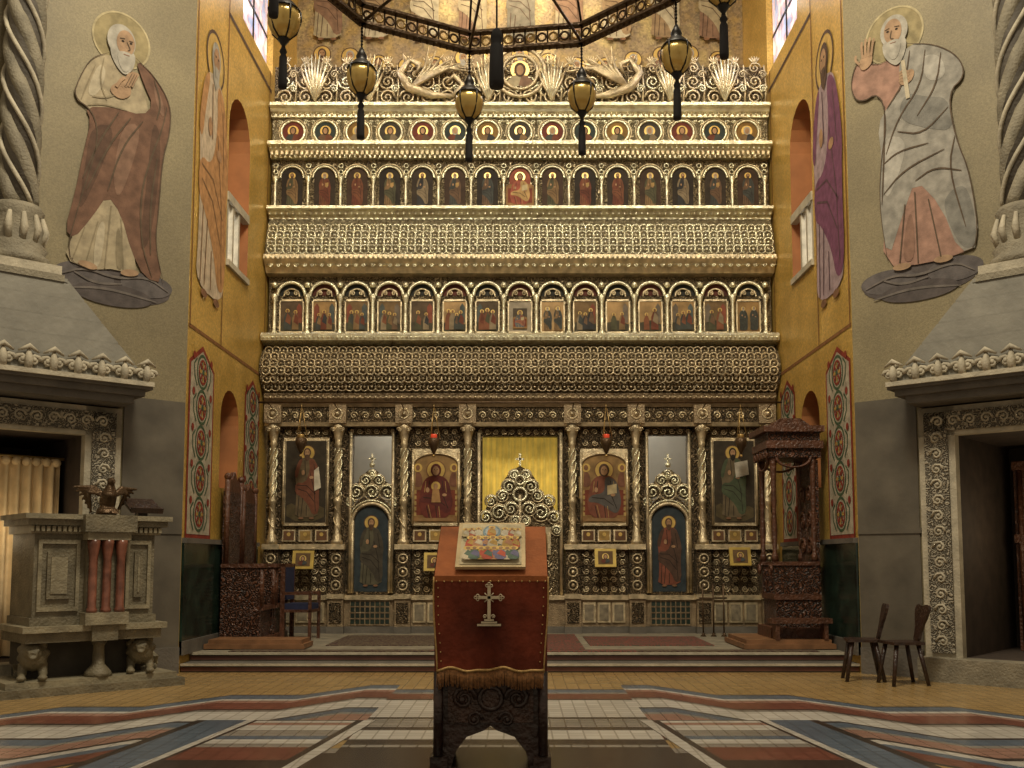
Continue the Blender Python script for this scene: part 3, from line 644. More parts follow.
REDG=mat('red_glass',(.5,.05,.02),.2,0,.1,5,emit=.6)
b=B('lamp_rail'); b.tube([(-3.9,14.75,3.64),(3.9,14.75,3.64)],.015,BRONZE,6)
for x in CX: b.tube([(x,14.75,3.64),(x,y-.205,3.6)],.01,BRONZE,5)
b.finish()
for x in (-3.25,-1.28,1.28,3.28):
    b=B('hanging_oil_lamp'); z=3.0
    for k in range(3):
        a=k*2*pi/3; b.tube([(x+.09*math.cos(a),14.75+.09*math.sin(a),z+.1),(x+.01*math.cos(a),14.75,z+.55)],.005,BRASS,4)
    b.lathe([(.01,-.14),(.03,-.1),(.05,-.06),(.08,0),(.09,.05),(.08,.1)],x,14.75,BRONZE,12,z)
    b.lathe([(.045,.08),(.05,.15),(.045,.16)],x,14.75,REDG if abs(x)<2 else BRASS,10,z); b.sph((x,14.75,z-.16),.022,BRASS); b.tube([(x,14.75,z+.53),(x,14.75,3.62)],.005,BRASS,4); b.finish()
# ---------------------------------------------------------------- portals with columns on the chamfered piers
for s in (-1,1):
    F=face_frame(s)
    b=B('stone_portal'); b.M=F
    def bx(a,c,*q):
        x0,x1=sorted((s*a,s*c)); b.box(x0,x1,*q)
    bx(.78,1.17,-.12,0,.25,2.98,STONEL); bx(2.65,3.04,-.12,0,.25,2.98,STONEL); bx(.78,3.04,-.12,0,2.66,2.98,STONEL)
    bx(.85,1.10,-.15,-.1,.3,2.92,CSTONE); bx(.85,2.97,-.15,-.1,2.71,2.92,CSTONE)
    for i in range(14): b.scroll(s*.975,-.15,.42+i*.17,.07,STONEL,1 if i%2 else -1,1,.016,1.3,9)
    for i in range(12): b.scroll(s*(1.0+i*.17),-.15,2.815,.07,STONEL,1 if i%2 else -1,1,.016,1.3,9)
    bx(.75,3.1,-.3,0,0,.25,STONE)
    e0=.64; pr=.62
    bx(e0+.15,3.3,-pr+.13,0,3.0,3.08,STONED); bx(e0+.06,3.35,-pr+.06,0,3.08,3.15,STONED); bx(e0,3.4,-pr,0,3.15,3.2,STONED)
    HM=mat('hood_lead',(.22,.205,.165),.6,0,.2,3,.2,15)
    K=5
    for k in range(K):
        t0=k/K; t1=(k+1)/K
        xa,ya,za=e0+.02+.88*t0,-pr+.02+.1*t0,3.2+1.02*t0
        xb,yb2,zb=e0+.02+.88*t1-.012,-pr+.02+.1*t1-.01,3.2+1.02*t1
        vs=[(s*xa,ya,za+.02),(s*3.4,ya,za+.02),(s*3.4,yb2,zb),(s*xb,yb2,zb),(s*xa,0,za+.02),(s*xb,0,zb),(s*xa,ya,za-.02),(s*3.4,ya,za-.02),(s*xa,0,za-.02)]
        b.add(vs,[(0,1,2,3),(0,3,5,4),(6,7,1,0),(6,0,4,8)],HM)
    bx(e0+.9,3.4,-pr+.1,0,4.2,4.24,HM)
    def leaf(M):
        b.M=F@M
        for sx in (-1,1): b.scroll(sx*.06,0,.11,.06,STONEL,sx,1,.024,1.3,10)
        b.tube([(0,0,.0),(0,-.03,.12),(0,-.01,.24)],[.035,.045,.012],STONEL,6)
        b.tube([(-.1,0,.2),(0,-.04,.25),(.1,0,.2)],[.012,.03,.012],STONEL,5)
        b.M=F
    for i in range(12): leaf(T(s*(e0+.08+i*.24),-pr,3.2))
    for i in range(2): leaf(T(s*e0,-pr+.2+i*.24,3.2,s*pi/2))
    bx(e0,3.4,-pr-.04,-pr+.04,3.18,3.23,STONEL)
    cx=s*1.975; cy=-.2
    b.box(cx-.4,cx+.4,cy-.33,0,4.2,4.27,STONE); b.box(cx-.37,cx+.37,cy-.33,0,4.27,4.36,STONEL)
    b.lathe([(.33,0),(.33,.08),(.28,.12),(.31,.18),(.25,.25),(.28,.36),(.23,.52),(.27,.58),(.23,.64)],cx,cy,STONE,20,4.36)
    for k in range(12): a=k*pi/6; b.tube([(cx+.24*math.cos(a),cy+.24*math.sin(a),4.58),(cx+.29*math.cos(a),cy+.29*math.sin(a),4.72),(cx+.25*math.cos(a),cy+.25*math.sin(a),4.88)],[.03,.04,.02],STONEL,5)
    b.lathe([(.17,0),(.17,6.0)],cx,cy,STONED,16,4.98)
    for ph in (0,2*pi/3,4*pi/3):
        b.tube([(cx+.13*math.cos(ph+t*.32*s),cy+.13*math.sin(ph+t*.32*s),5.0+t*.1) for t in range(60)],.08,STONE,8)
        b.tube([(cx+.19*math.cos(ph+pi/3+t*.32*s),cy+.19*math.sin(ph+pi/3+t*.32*s),5.0+t*.1) for t in range(60)],.025,STONEL,6)
    b.finish()
b=B('doorway_curtain'); b.M=face_frame(-1); CC=mat('curtain_cream',(.62,.47,.27),.8,0,.3,4)
vs=[]
for i in range(91):
    x=-2.6+1.36*i/90; yy=.45+.04*math.sin(i*.8)
    vs+=[(x,yy,.27),(x,yy,2.42)]
b.add(vs,[(2*i,2*i+2,2*i+3,2*i+1) for i in range(90)],CC,True); b.tube([(-2.63,.45,2.43),(-1.2,.45,2.43)],.02,BRASS)
for i in range(13): b.sph((-2.55+i*.105,.42,2.38),.05,CC)
b.finish()
b=B('wooden_screen'); b.M=face_frame(1); b.box(1.35,2.6,1.3,1.4,.25,2.4,WOOD)
for i in range(6): b.tube([(1.42+i*.22,1.27,.35),(1.42+i*.22,1.27,2.35)],.03,WOOD,8)
b.box(1.35,2.6,1.24,1.3,1.5,1.6,WOOD); b.box(1.35,2.6,1.24,1.3,2.35,2.45,WOOD); b.finish()
# ---------------------------------------------------------------- big pier murals
def mural(cx0,z0,sc,s):
    b=B('mural_apostle'); b.M=face_frame(s)
    Q=lambda pts:[((x-cx0)*sc+s*.86,(305-z)*sc*1.02+z0) for x,z in pts]
    def pl(pts,m,L,it=2): b.poly(Q(smooth(pts,it)),m,L)
    def el(x,z,rx,rz,m,L,rot=0): (a,c),=Q([(x,z)]); b.ell(a,c,rx*sc,rz*sc,m,L,28,rot)
    def sk(pts,w,m,L,tp=True): b.stroke(Q(smooth(pts,2,False)) if len(pts)>2 else Q(pts),w*sc,m,L,tp)
    def ha(x,z,R):
        (a,c),=Q([(x,z)]); b.ell(a,c,R*sc,R*sc,HL,2,36); b.annul(a,c,R*sc,.022,HLE,3,36)
    return b,pl,el,sk,ha
CL=paint(.085,.07,.065); CL2=paint(.14,.12,.105); CL3=paint(.11,.095,.09)
WH=paint(.34,.28,.18); WH2=paint(.24,.195,.12); WH3=paint(.42,.36,.25); MR=paint(.15,.08,.05); MR2=paint(.10,.055,.035); MR3=paint(.2,.115,.075); PK=paint(.31,.18,.13); PK2=paint(.23,.13,.09); OUT=paint(.095,.065,.04)
HL=paint(.29,.235,.12); HLE=paint(.42,.35,.2); PKS=paint(.34,.22,.13)
SC=.0116
b,pl,el,sk,ha=mural(120,4.18,SC,-1)
for i,q in enumerate(((118,287,56,17),(90,282,28,13),(150,281,26,12),(118,296,38,11))): el(*q,(CL,CL3,CL3,CL)[i],2+i)
for q in ([(66,285),(90,274),(120,280),(150,272),(172,284)],[(75,296),(110,290),(160,296)],[(80,280),(100,288),(125,284)]): sk(q,2.5,CL2,7)
ha(117,42,28)
pl([(104,60),(88,70),(78,92),(72,114),(92,122),(98,150),(88,200),(78,245),(70,270),(95,276),(120,270),(140,276),(134,240),(140,200),(150,130),(142,90),(130,66)],WH,8,1)
pl([(130,56),(150,68),(168,92),(168,122),(161,150),(159,200),(156,238),(166,276),(147,274),(133,250),(122,216),(108,200),(94,226),(78,250),(70,242),(78,205),(84,165),(90,132),(84,120),(112,112),(140,112),(150,98),(140,80)],MR,9,1)
pl([(150,110),(160,130),(156,200),(150,240),(140,250),(146,180)],MR2,10); pl([(90,135),(115,130),(100,180),(80,230),(86,180)],MR2,10); pl([(120,125),(140,122),(130,170),(118,205),(112,180)],MR3,10); pl([(148,74),(160,90),(162,110),(154,100)],MR3,10)
pl([(96,70),(104,80),(94,108),(84,106)],WH3,9); pl([(100,230),(108,225),(104,272),(96,272)],WH3,10); pl([(118,225),(124,240),(126,270),(118,270)],WH2,10)
for q in ([(92,76),(84,100),(80,114)],[(100,66),(96,90),(104,108)],[(112,100),(102,106),(90,108)],[(86,118),(100,112),(124,112)],[(100,228),(90,270)],[(112,210),(108,272)],[(122,220),(126,272)],[(88,236),(78,268)]): sk(q,1.6,WH2,11)
for q in ([(150,72),(158,95),(154,112)],[(164,96),(160,120),(150,150),(140,190),(142,240),(154,272)],[(140,118),(120,150),(108,196)],[(128,118),(108,150),(88,200)],[(156,150),(150,200),(152,250)],[(116,116),(98,150),(84,190)]): sk(q,1.8,OUT,12)
sk([(104,60),(88,70),(78,92),(72,114),(92,122),(98,150),(84,205),(70,270),(95,276)],1.2,OUT,12); sk([(130,56),(150,68),(168,92),(168,122),(161,150),(159,200),(156,238),(166,276)],1.3,OUT,12)
el(116,44,14,17,GREYH,13); pl([(105,50),(130,50),(130,66),(122,78),(114,74),(106,62)],GREYH,14); el(120,45,9,13,PKS,15); pl([(112,54),(130,54),(126,70),(119,76),(113,66)],GREYH,16)
sk([(121,44),(125,51),(122,52)],1.2,OUT,17); sk([(114,42),(119,41)],1.1,OUT,17); sk([(123,42),(127,42)],1.1,OUT,17); el(117,44,1.4,.9,DARK,17); el(125,44,1.3,.9,DARK,17); sk([(118,57),(124,57)],1.2,PK2,17)
pl([(104,96),(116,84),(126,84),(128,96),(116,104)],PKS,13)
for i in range(4): sk([(118+i*3,90-i),(122+i*3,80-i*1.5),(126+i*2.4,72-i*.5+abs(i-1.5))],3,PKS,14+i,False)
sk([(112,92),(116,84),(120,80)],3,PKS,18,False)
for i in range(3): sk([(121+i*3,88-i),(127+i*2.4,74)],.6,OUT,19)
for fx in (92,132): el(fx,272,9,3.5,PKS,12,.15 if fx>100 else -.15)
b.finish()
WG=paint(.27,.25,.21); WG2=paint(.19,.18,.155); WG3=paint(.36,.335,.285)
b,pl,el,sk,ha=mural(920,4.2,SC,1)
for i,q in enumerate(((915,282,56,17),(885,278,28,12),(950,277,26,12),(915,292,38,10))): el(*q,(CL,CL3,CL3,CL)[i],2+i)
for q in ([(862,282),(890,272),(915,278),(950,270),(968,282)],[(870,294),(910,288),(955,294)],[(880,276),(900,284),(925,280)]): sk(q,2.5,CL2,7)
ha(899,30,29)
pl([(896,54),(880,56),(864,44),(856,54),(853,74),(862,90),(884,84),(890,120),(886,200),(880,262),(925,268),(970,262),(955,200),(952,120),(930,56),(912,50)],PK,8,1)
pl([(912,44),(940,54),(962,74),(967,95),(950,106),(955,150),(968,190),(974,260),(955,264),(940,215),(916,182),(902,215),(886,258),(879,200),(883,150),(880,118),(892,100),(908,86),(902,66)],WG,9,1)
pl([(908,92),(930,104),(950,110),(955,145),(930,136),(900,118)],WG2,10); pl([(940,215),(950,200),(966,200),(973,258),(957,262)],WG2,10); pl([(888,130),(910,140),(900,175),(885,200),(884,160)],WG3,10); pl([(925,60),(945,66),(950,90),(930,90)],WG3,10); pl([(905,225),(912,210),(914,262),(900,262)],PK2,10)
for q in ([(915,52),(910,80),(890,104)],[(930,56),(925,90),(900,118),(888,150)],[(945,64),(940,95),(920,120)],[(884,160),(900,150),(930,150)],[(884,190),(905,170),(945,160)],[(916,184),(935,175),(960,185)],[(955,150),(948,180),(962,240)],[(900,130),(925,140),(950,120)],[(905,205),(898,262)],[(915,195),(916,265)],[(928,205),(938,264)],[(888,100),(886,150),(882,200)]): sk(q,1.6,OUT,12)
sk([(912,44),(940,54),(962,74),(967,95),(950,106),(955,150),(968,190),(974,260),(955,264)],1.3,OUT,12); sk([(896,54),(880,56),(864,44),(856,54),(853,74),(862,90),(884,84),(890,120),(883,150),(879,200),(886,258)],1.2,OUT,12)
el(900,27,14,17,GREYH,13); pl([(888,34),(912,34),(912,50),(904,64),(896,60),(888,48)],GREYH,14); el(899,27,9,13,PKS,15); pl([(890,36),(908,36),(905,52),(899,58),(893,50)],GREYH,16)
sk([(898,26),(896,34),(900,35)],1.2,OUT,17); sk([(891,24),(896,23)],1.1,OUT,17); sk([(901,23),(906,24)],1.1,OUT,17); el(894,26,1.4,.9,DARK,17); el(903,26,1.4,.9,DARK,17); sk([(896,39),(902,39)],1.1,PK2,17)
pl([(862,48),(870,38),(878,42),(876,54),(866,58)],PKS,13)
for i in range(4): sk([(867+i*3,44),(866+i*4,32-(2-abs(i-1.5))),(867+i*4.2,24+abs(i-1.5)*2)],2.4,PKS,14,False)
sk([(864,50),(859,44),(860,39)],2.4,PKS,14,False)
pl([(902,78),(914,70),(920,74),(916,84),(906,86)],PKS,13)
for i in range(4): sk([(914,74+i*3),(908-i,70+i*3),(904,72+i*3)],2.2,PKS,14,False)
sk([(908,60),(912,100)],4,WH3,15,False)
for fx in (900,940): el(fx,266,9,3.5,PKS,12)
b.finish()
# ---------------------------------------------------------------- lectern with cloth and icon
lx,ly=-.185,6.42
b=B('lectern'); b.M=T(lx,ly,0)
for yy in (0,.42):
    b.prism([(-.37,0),(-.25,0),(-.22,.1),(-.15,.19),(-.04,.23),(0,.26),(.04,.23),(.15,.19),(.22,.1),(.25,0),(.37,0),(.37,.06),(.33,.12),(.34,.3),(.33,.62),(-.33,.62),(-.34,.3),(-.33,.12),(-.37,.06)],yy,yy+.05,DWOOD)
for sx in (-1,1):
    b.box(*sorted((sx*.28,sx*.33)),.04,.44,.1,.62,DWOOD); b.box(*sorted((sx*.27,sx*.38)),-.03,.5,0,.07,DWOOD)
    b.tube([(sx*.33,-.02,.08),(sx*.33,-.02,.6)],.03,DWOOD,8)
WR=mat('wood_relief_dark',(.05,.022,.012),.35,0,.4,8,.8,40)
b.box(-.27,.27,-.012,.0,.28,.58,WR)
for q in (-.17,.17): b.scroll(q,-.015,.43,.08,DWOOD,1 if q<0 else -1,1,.018)
b.ring(0,-.015,.43,.07,.015,DWOOD,16,6); b.scroll(-.1,-.01,.3,.05,DWOOD,1,1,.014); b.scroll(.1,-.01,.3,.05,DWOOD,-1,1,.014)
b.box(-.3,.3,-.02,.0,.56,.59,DWOOD)
b.box(-.31,.31,.02,.45,.6,1.15,DWOOD)
b.mold([(0,1.12),(.5,1.12),(.5,1.5),(0,1.18)],-.325,.325,DWOOD)
CLO=mat('velvet_rust',(.12,.022,.009),.8,0,.65,3,.2,25,0,.2); CLT=mat('velvet_rust_lit',(.30,.095,.03),.75,0,.3,5,.2,25,0,.2)  # same cloth; top and rim painted brighter orange as if lit from the dome
b.mold([(-.03,1.165),(-.03,1.185),(-.015,1.2),(.01,1.218),(.5,1.53),(.52,1.505),(.52,1.47),(.5,1.5)],-.36,.36,CLT)
def sheet(fn,nu,nv,m):
    vs=[fn(i/nu,j/nv) for i in range(nu+1) for j in range(nv+1)]
    b.add(vs,[(i*(nv+1)+j,(i+1)*(nv+1)+j,(i+1)*(nv+1)+j+1,i*(nv+1)+j+1) for i in range(nu) for j in range(nv)],m,True)
def fy(u,v): return -.035-.016*v-v*(.016*math.sin(u*9+.4)+.010*math.sin(u*21+v)+.005*math.sin(u*47))
def fz(u,v): return 1.195-.6*v+v*(.010*math.sin(u*13)-.006*math.cos(u*25))
def fx_(u,v): return (u-.5)*(.725-.045*v+.012*math.sin(v*5))
sheet(lambda u,v:(fx_(u,v),fy(u,v),fz(u,v)),72,16,CLO)
sheet(lambda u,v:((u-.5)*.726,-.038,1.2-.035*v),20,2,CLT)
for sx in (-1,1):
    sheet(lambda u,v:(sx*(.364-.022*v+v*(.014*math.sin(u*14)+.006*math.sin(u*33))),-.035+.555*u,(1.197+.325*u)-(.6+.25*u)*v),24,10,CLO)
FRG=mat('fringe_gold',(.26,.12,.04),.8,0,.5,60); BRD=mat('braid_gold',(.42,.26,.09),.5,.4,.3,60)
for i in range(130):
    u=(i+.5)/130; x,yy,z=fx_(u,1),fy(u,1),fz(u,1)
    b.tube([(x,yy-.004,z+.02),(x+random.uniform(-.005,.005),yy-.006,z-.09+random.uniform(-.01,.01))],.0035,FRG,4)
b.tube([(fx_(i/40,.97),fy(i/40,.97)-.006,fz(i/40,.97)) for i in range(41)],.009,BRD,5)
for sx in (0,1): b.tube([(fx_(sx,j/12),fy(sx,j/12)-.004,fz(sx,j/12)) for j in range(13)],.006,BRD,5)
for i in range(15): b.sph((-.345+i*.0493,-.043,1.165),.006,BRASS,6,4)
for j in range(9):
    for sx in (0,1): b.sph((fx_(.04+.92*sx,.12+j*.095),fy(.04+.92*sx,.12+j*.095)-.004,fz(.04+.92*sx,.12+j*.095)),.005,BRASS,6,4)
WC=mat('embroidery_gold',(.5,.41,.27),.5,.2); b.M=T(lx,ly-.065,0)
xc=-.01
def bar(x0,x1,z0,z1): b.box(xc+x0,xc+x1,-.006,.016,z0,z1,WC)
bar(-.010,.010,.93,1.13); bar(-.065,.065,1.055,1.073); 
for cx,cz in ((0,1.138),(-.072,1.064),(.072,1.064)):
    for dx,dz in ((0,.012),(-.014,0),(.014,0),(0,-.012)): b.ring(xc+cx+dx,-.003,cz+dz,.008,.0035,WC,10,4)
for a in (45,135,225,315): b.tube([(xc+.012*math.cos(math.radians(a)),-.003,1.064+.012*math.sin(math.radians(a))),(xc+.04*math.cos(math.radians(a)),-.003,1.064+.04*math.sin(math.radians(a)))],.0035,WC,4)
bar(-.03,.03,.917,.928); bar(-.05,.05,.902,.913); bar(-.075,.075,.886,.898); b.scroll(xc-.026,-.003,.945,.014,WC,1,1,.0035); b.scroll(xc+.026,-.003,.945,.014,WC,-1,1,.0035)
b.finish()
b=B('lectern_icon'); ang=-(pi/2-math.atan2(.315,.49)); b.M=T(lx-.005,ly+.0,1.24,0,ang)
b.box(-.225,.225,-.02,.0,.0,.55,mat('icon_frame_pale',(.50,.38,.2),.4,.3)); b.M=b.M@T(0,-.021,-.015)
b.poly([(-.2,.04),(.2,.04),(.2,.54),(-.2,.54)],paint(.5,.42,.26),1)
b.poly(smooth([(-.19,.28),(.19,.28),(.18,.4),(.1,.36),(0,.42),(-.1,.36),(-.18,.4)],2),paint(.32,.3,.18),2)
b.ell(0,.43,.06,.085,paint(.2,.27,.3),3); b.ell(0,.43,.045,.066,paint(.38,.42,.4),4)
def mini(x,z,h,c,c2,L):
    L=3+L*.25
    b.ell(x,z+.86*h,.19*h,.16*h,HALO,L,14); b.poly(smooth([(x-.12*h,z+.72*h),(x-.22*h,z+.5*h),(x-.24*h,z),(x+.24*h,z),(x+.22*h,z+.5*h),(x+.12*h,z+.72*h)],1),c,L+.25)
    b.poly([(x,z+.72*h),(x+.2*h,z+.5*h),(x+.2*h,z+.15*h),(x-.15*h,z+.4*h)],c2,L+.5); b.ell(x,z+.85*h,.09*h,.1*h,SKIN,L+.5,10)
mini(0,.37,.13,paint(.5,.22,.06),paint(.45,.3,.1),5)
for sx in (-1,1):
    for k,q in enumerate((.09,.135,.175)): mini(sx*q,.37-.008*k,.11,[paint(.5,.45,.33),paint(.4,.12,.07),paint(.45,.36,.2)][k],paint(.5,.44,.32),5+3*k)
cc=[paint(.42,.09,.05),paint(.42,.26,.07),paint(.10,.14,.10),paint(.48,.4,.27),paint(.14,.13,.2),paint(.4,.2,.1)]
for row,(zz,n,h) in enumerate(((.21,7,.15),(.06,8,.16))):
    for i in range(n):
        x=-.17+.34*(i+.5)/n+(0 if row else .01); mini(x,zz,h,cc[(i*5+row*3)%6],cc[(i*2+row+1)%6],14+row*9+(i%2)*3)
b.finish()
# ---------------------------------------------------------------- chandelier
LB=mat('lamp_gold',(.66,.46,.14),.22,.45,.2,8)
b=B('chandelier'); cx,cy=-.15,6.15; R=1.43; NV=10
V=[(cx+R*math.sin(math.radians(-10+36*k)),cy+R*math.cos(math.radians(-10+36*k))) for k in range(NV)]
for k in range(NV):
    p,q=V[k],V[(k+1)%NV]
    ro=math.atan2(q[1]-p[1],q[0]-p[0]); ln=math.hypot(q[0]-p[0],q[1]-p[1])
    b.M=Matrix.Translation((p[0],p[1],5.28))@Matrix.Rotation(ro,4,'Z')
    b.box(-.01,ln+.01,-.035,.035,0,.022,BRONZE); b.box(-.01,ln+.01,-.03,.03,.15,.17,BRONZE)
    for i in range(10): b.ring(ln*(i+.5)/10,0,.085,.032,.009,BRASS if i%2 else BRONZE,10,4)
    for i in range(11): b.tube([(ln*i/10,0,.02),(ln*i/10,0,.16)],.007,BRONZE,4)
    for i in range(16): b.sph((ln*(i+.5)/16,0,-.012),.012,BRONZE,6,4)
    b.M=Matrix.Identity(4)
    b.tube([(p[0],p[1],5.3),(cx+.45*(p[0]-cx)/R,cy+.45*(p[1]-cy)/R,5.42)],.012,BRONZE,5)
    b.tube([(p[0],p[1],5.45),(cx,cy,8.6)],.009,IRON,4)
    z=4.88; x,yv=p
    b.tube([(x,yv,5.3),(x,yv,z+.22)],.006,IRON,4)
    for i in range(6): b.sph((x,yv,5.25-.025*i),.011,IRON,6,4)
    b.lathe([(.01,.22),(.03,.18),(.042,.15),(.036,.13),(.07,.1),(.1,.065),(.11,.05)],x,yv,IRON,14,z)
    b.lathe([(.1,.055),(.11,.0),(.104,-.05),(.08,-.1),(.045,-.135),(.03,-.14)],x,yv,LB,18,z)
    for a in range(5): an=a*2*pi/5+.3; b.tube([(x+.108*math.cos(an),yv+.108*math.sin(an),z+.06),(x+.113*math.cos(an),yv+.113*math.sin(an),z),(x+.083*math.cos(an),yv+.083*math.sin(an),z-.1),(x+.02*math.cos(an),yv+.02*math.sin(an),z-.16)],.006,IRON,4)
    b.lathe([(.035,-.13),(.04,-.15),(.012,-.19),(.016,-.21)],x,yv,IRON,10,z)
    b.lathe([(.012,-.2),(.026,-.23),(.016,-.25),(.026,-.27),(.03,-.46),(.027,-.48)],x,yv,BLACK,10,z)
ro=.47
for k in range(12):
    a=k*pi/6; a2=(k+1)*pi/6
    b.tube([(cx+ro*math.cos(a),cy+ro*math.sin(a),5.42),(cx+ro*math.cos(a2),cy+ro*math.sin(a2),5.42)],.03,BRASS,6)
    b.M=T(cx+ro*math.cos(a),cy+ro*math.sin(a),5.5,a+pi/2); b.scroll(0,0,0,.09,BRASS,1,1,.018); b.M=Matrix.Identity(4)
    b.tube([(cx+ro*math.cos(a),cy+ro*math.sin(a),5.42),(cx+.25*math.cos(a),cy+.25*math.sin(a),5.3),(cx+.05*math.cos(a),cy+.05*math.sin(a),5.22)],.016,BRASS,5)
b.lathe([(.02,-.1),(.06,-.06),(.1,0),(.14,.1),(.1,.22),(.05,.3),(.04,3.3)],cx,cy,BRONZE,14,5.2)
b.tube([(cx,cy,5.12),(cx,cy,4.66)],.007,IRON,5)
b.lathe([(.012,.12),(.03,.1),(.04,.05),(.028,.02),(.042,0),(.048,-.24),(.045,-.27)],cx,cy,BLACK,12,4.58)
b.tube([(cx,cy,8.4),(cx,cy,12.4)],.03,IRON,6)
b.finish()
# ---------------------------------------------------------------- stone ambo on the left with lions and eagle
AM=T(-3.5,10.6,0,PHI)@Matrix.Diagonal((.85,1,1,1))@T(3.18,-9.7,0)
b=B('stone_ambo'); b.M=AM
x0,x1,ya,yb_=-4.95,-3.5,9.85,10.6
b.box(-5.3,-3.18,9.7,10.7,0,.08,AMB); b.box(-5.2,-3.26,9.76,10.66,.08,.14,AMBL)
b.box(x0-.05,x1+.05,ya-.05,yb_,.5,.6,AMB); b.box(x0-.1,x1+.1,ya-.1,yb_,.6,.66,AMBL); b.box(x0,x1,ya,yb_,.66,.74,AMB)
b.box(x0+.03,x1-.03,ya+.03,yb_,.74,1.56,AMB)
b.box(x0-.02,x1+.02,ya-.02,yb_,1.56,1.64,AMBL); b.box(x0-.08,x1+.08,ya-.08,yb_,1.64,1.7,AMB); b.box(x0-.12,x1+.12,ya-.12,yb_,1.7,1.75,AMBL)
for i in range(26): q=x0-.03+i*.059; b.box(q-.018,q+.018,ya-.06,ya,1.58,1.63,AMBL)
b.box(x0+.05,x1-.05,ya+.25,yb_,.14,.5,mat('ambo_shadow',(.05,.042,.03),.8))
for a,c in ((-4.88,-4.42),(-3.88,-3.58)):
    b.box(a,c,ya,ya+.05,.8,.84,AMBL); b.box(a,c,ya,ya+.05,1.46,1.5,AMBL); b.box(a,a+.04,ya,ya+.05,.84,1.46,AMBL); b.box(c-.04,c,ya,ya+.05,.84,1.46,AMBL)
    b.box(a+.1,c-.1,ya+.0,ya+.04,.92,1.38,AMB); b.box(a+.14,c-.14,ya-.01,ya+.04,.97,1.33,AMBL)
b.box(-4.4,-3.9,ya-.16,ya+.1,.66,.78,AMBL); b.box(-4.36,-3.94,ya-.05,ya+.1,.78,1.5,AMB); b.box(-4.4,-3.9,ya-.16,ya+.1,1.5,1.58,AMBL); b.box(-4.45,-3.85,ya-.2,ya+.1,1.58,1.75,AMB)
for x in (-4.31,-4.15,-3.99): b.lathe([(.06,0),(.06,.03),(.048,.05),(.048,.55),(.055,.58),(.07,.68),(.075,.72)],x,ya-.1,REDM,14,.78)
b.box(-4.3,-4.0,ya-.12,ya-.05,.5,.66,AMB)
b.lathe([(.16,0),(.14,.05),(.07,.12),(.06,.3),(.1,.36)],-4.15,ya+.05,AMB,14,.14)
b.finish()
def lion(lxx,lyy,z0,rz,sc=1):
    p=AM@Vector((lxx,lyy,0))
    b=B('lion_statue'); b.M=T(p.x,p.y,z0,rz+PHI)@Matrix.Scale(sc,4); m=AMB
    b.tube([(0,.42,.12),(0,.3,.17),(0,.12,.17),(0,-.05,.2)],[.09,.125,.11,.12],m,12)
    b.sph((0,.36,.13),(.14,.13,.12),m,12,8)
    b.sph((0,-.1,.25),(.14,.11,.15),m,14,10); b.sph((0,-.17,.29),(.095,.09,.09),m,12,8)
    b.tube([(0,-.2,.28),(0,-.28,.26)],[.06,.045],m,10); b.sph((0,-.28,.235),(.035,.03,.02),m,8,6)
    for s in (-1,1):
        b.sph((s*.085,-.12,.38),.035,m,8,6); b.sph((s*.045,-.245,.31),.02,m,8,6)
        b.tube([(s*.09,-.04,.16),(s*.1,-.1,.05),(s*.1,-.26,.035)],[.055,.045,.04],m,8); b.sph((s*.1,-.3,.035),(.05,.06,.035),m,8,6)
        b.tube([(s*.11,.34,.14),(s*.16,.2,.12),(s*.15,.28,.04),(s*.16,.14,.03)],[.07,.055,.04,.035],m,8)
    for k in range(9):
        a=k*2*pi/9; b.sph((.12*math.cos(a),-.1,.27+.13*math.sin(a)),.045,m,8,6)
    b.tube([(0,.45,.12),(.1,.5,.05),(.17,.4,.03),(.18,.28,.06)],[.025,.02,.02,.03],m,6)
    return b.finish(remesh=.01*sc)
lion(-4.82,10.06,.142,-.3,.93); lion(-3.58,10.06,.142,-.35,.93)
b=B('eagle_lectern'); m=BRONZE; ep=AM@Vector((-4.02,10.1,0))
b.M=T(ep.x,ep.y,1.752,PHI+.0)
b.sph((0,0,.05),(.12,.1,.05),m,12,6)
b.tube([(0,.1,.06),(0,.02,.14),(0,-.05,.24),(0,-.06,.33)],[.04,.085,.075,.04],m,12)
b.sph((0,-.075,.36),(.042,.052,.042),m,10,8); b.tube([(0,-.11,.365),(0,-.155,.35),(0,-.165,.325)],[.022,.014,.004],m,8)
b.tube([(0,.08,.1),(0,.2,.05),(0,.28,.03)],[.05,.05,.03],m,8)
for s in (-1,1):
    for k in range(7):
        t=k/6; b.tube([(s*.05,.0,.22),(s*(.14+.05*t),.02,.3-.05*t),(s*(.33-.2*t),.08+.03*t,.3-.26*t)],[.03,.028,.012],m,6)
    b.tube([(s*.04,0,.12),(s*.05,-.04,.05)],[.03,.02],m,8)
    for k in (-1,0,1): b.tube([(s*.05,-.04,.05),(s*.05+k*.03,-.11,.03)],[.015,.008],m,6)
b.finish(remesh=.008)
ep=AM@Vector((-3.56,10.2,0))
b=B('book_rest'); b.M=T(ep.x,ep.y,1.75,PHI); b.box(-.05,.05,-.05,.05,0,.12,DWOOD); b.M=b.M@T(0,0,.12,0,math.radians(25)); b.box(-.17,.17,-.16,.16,0,.03,DWOOD); b.box(-.17,.17,-.18,-.15,0,.06,DWOOD); b.finish()
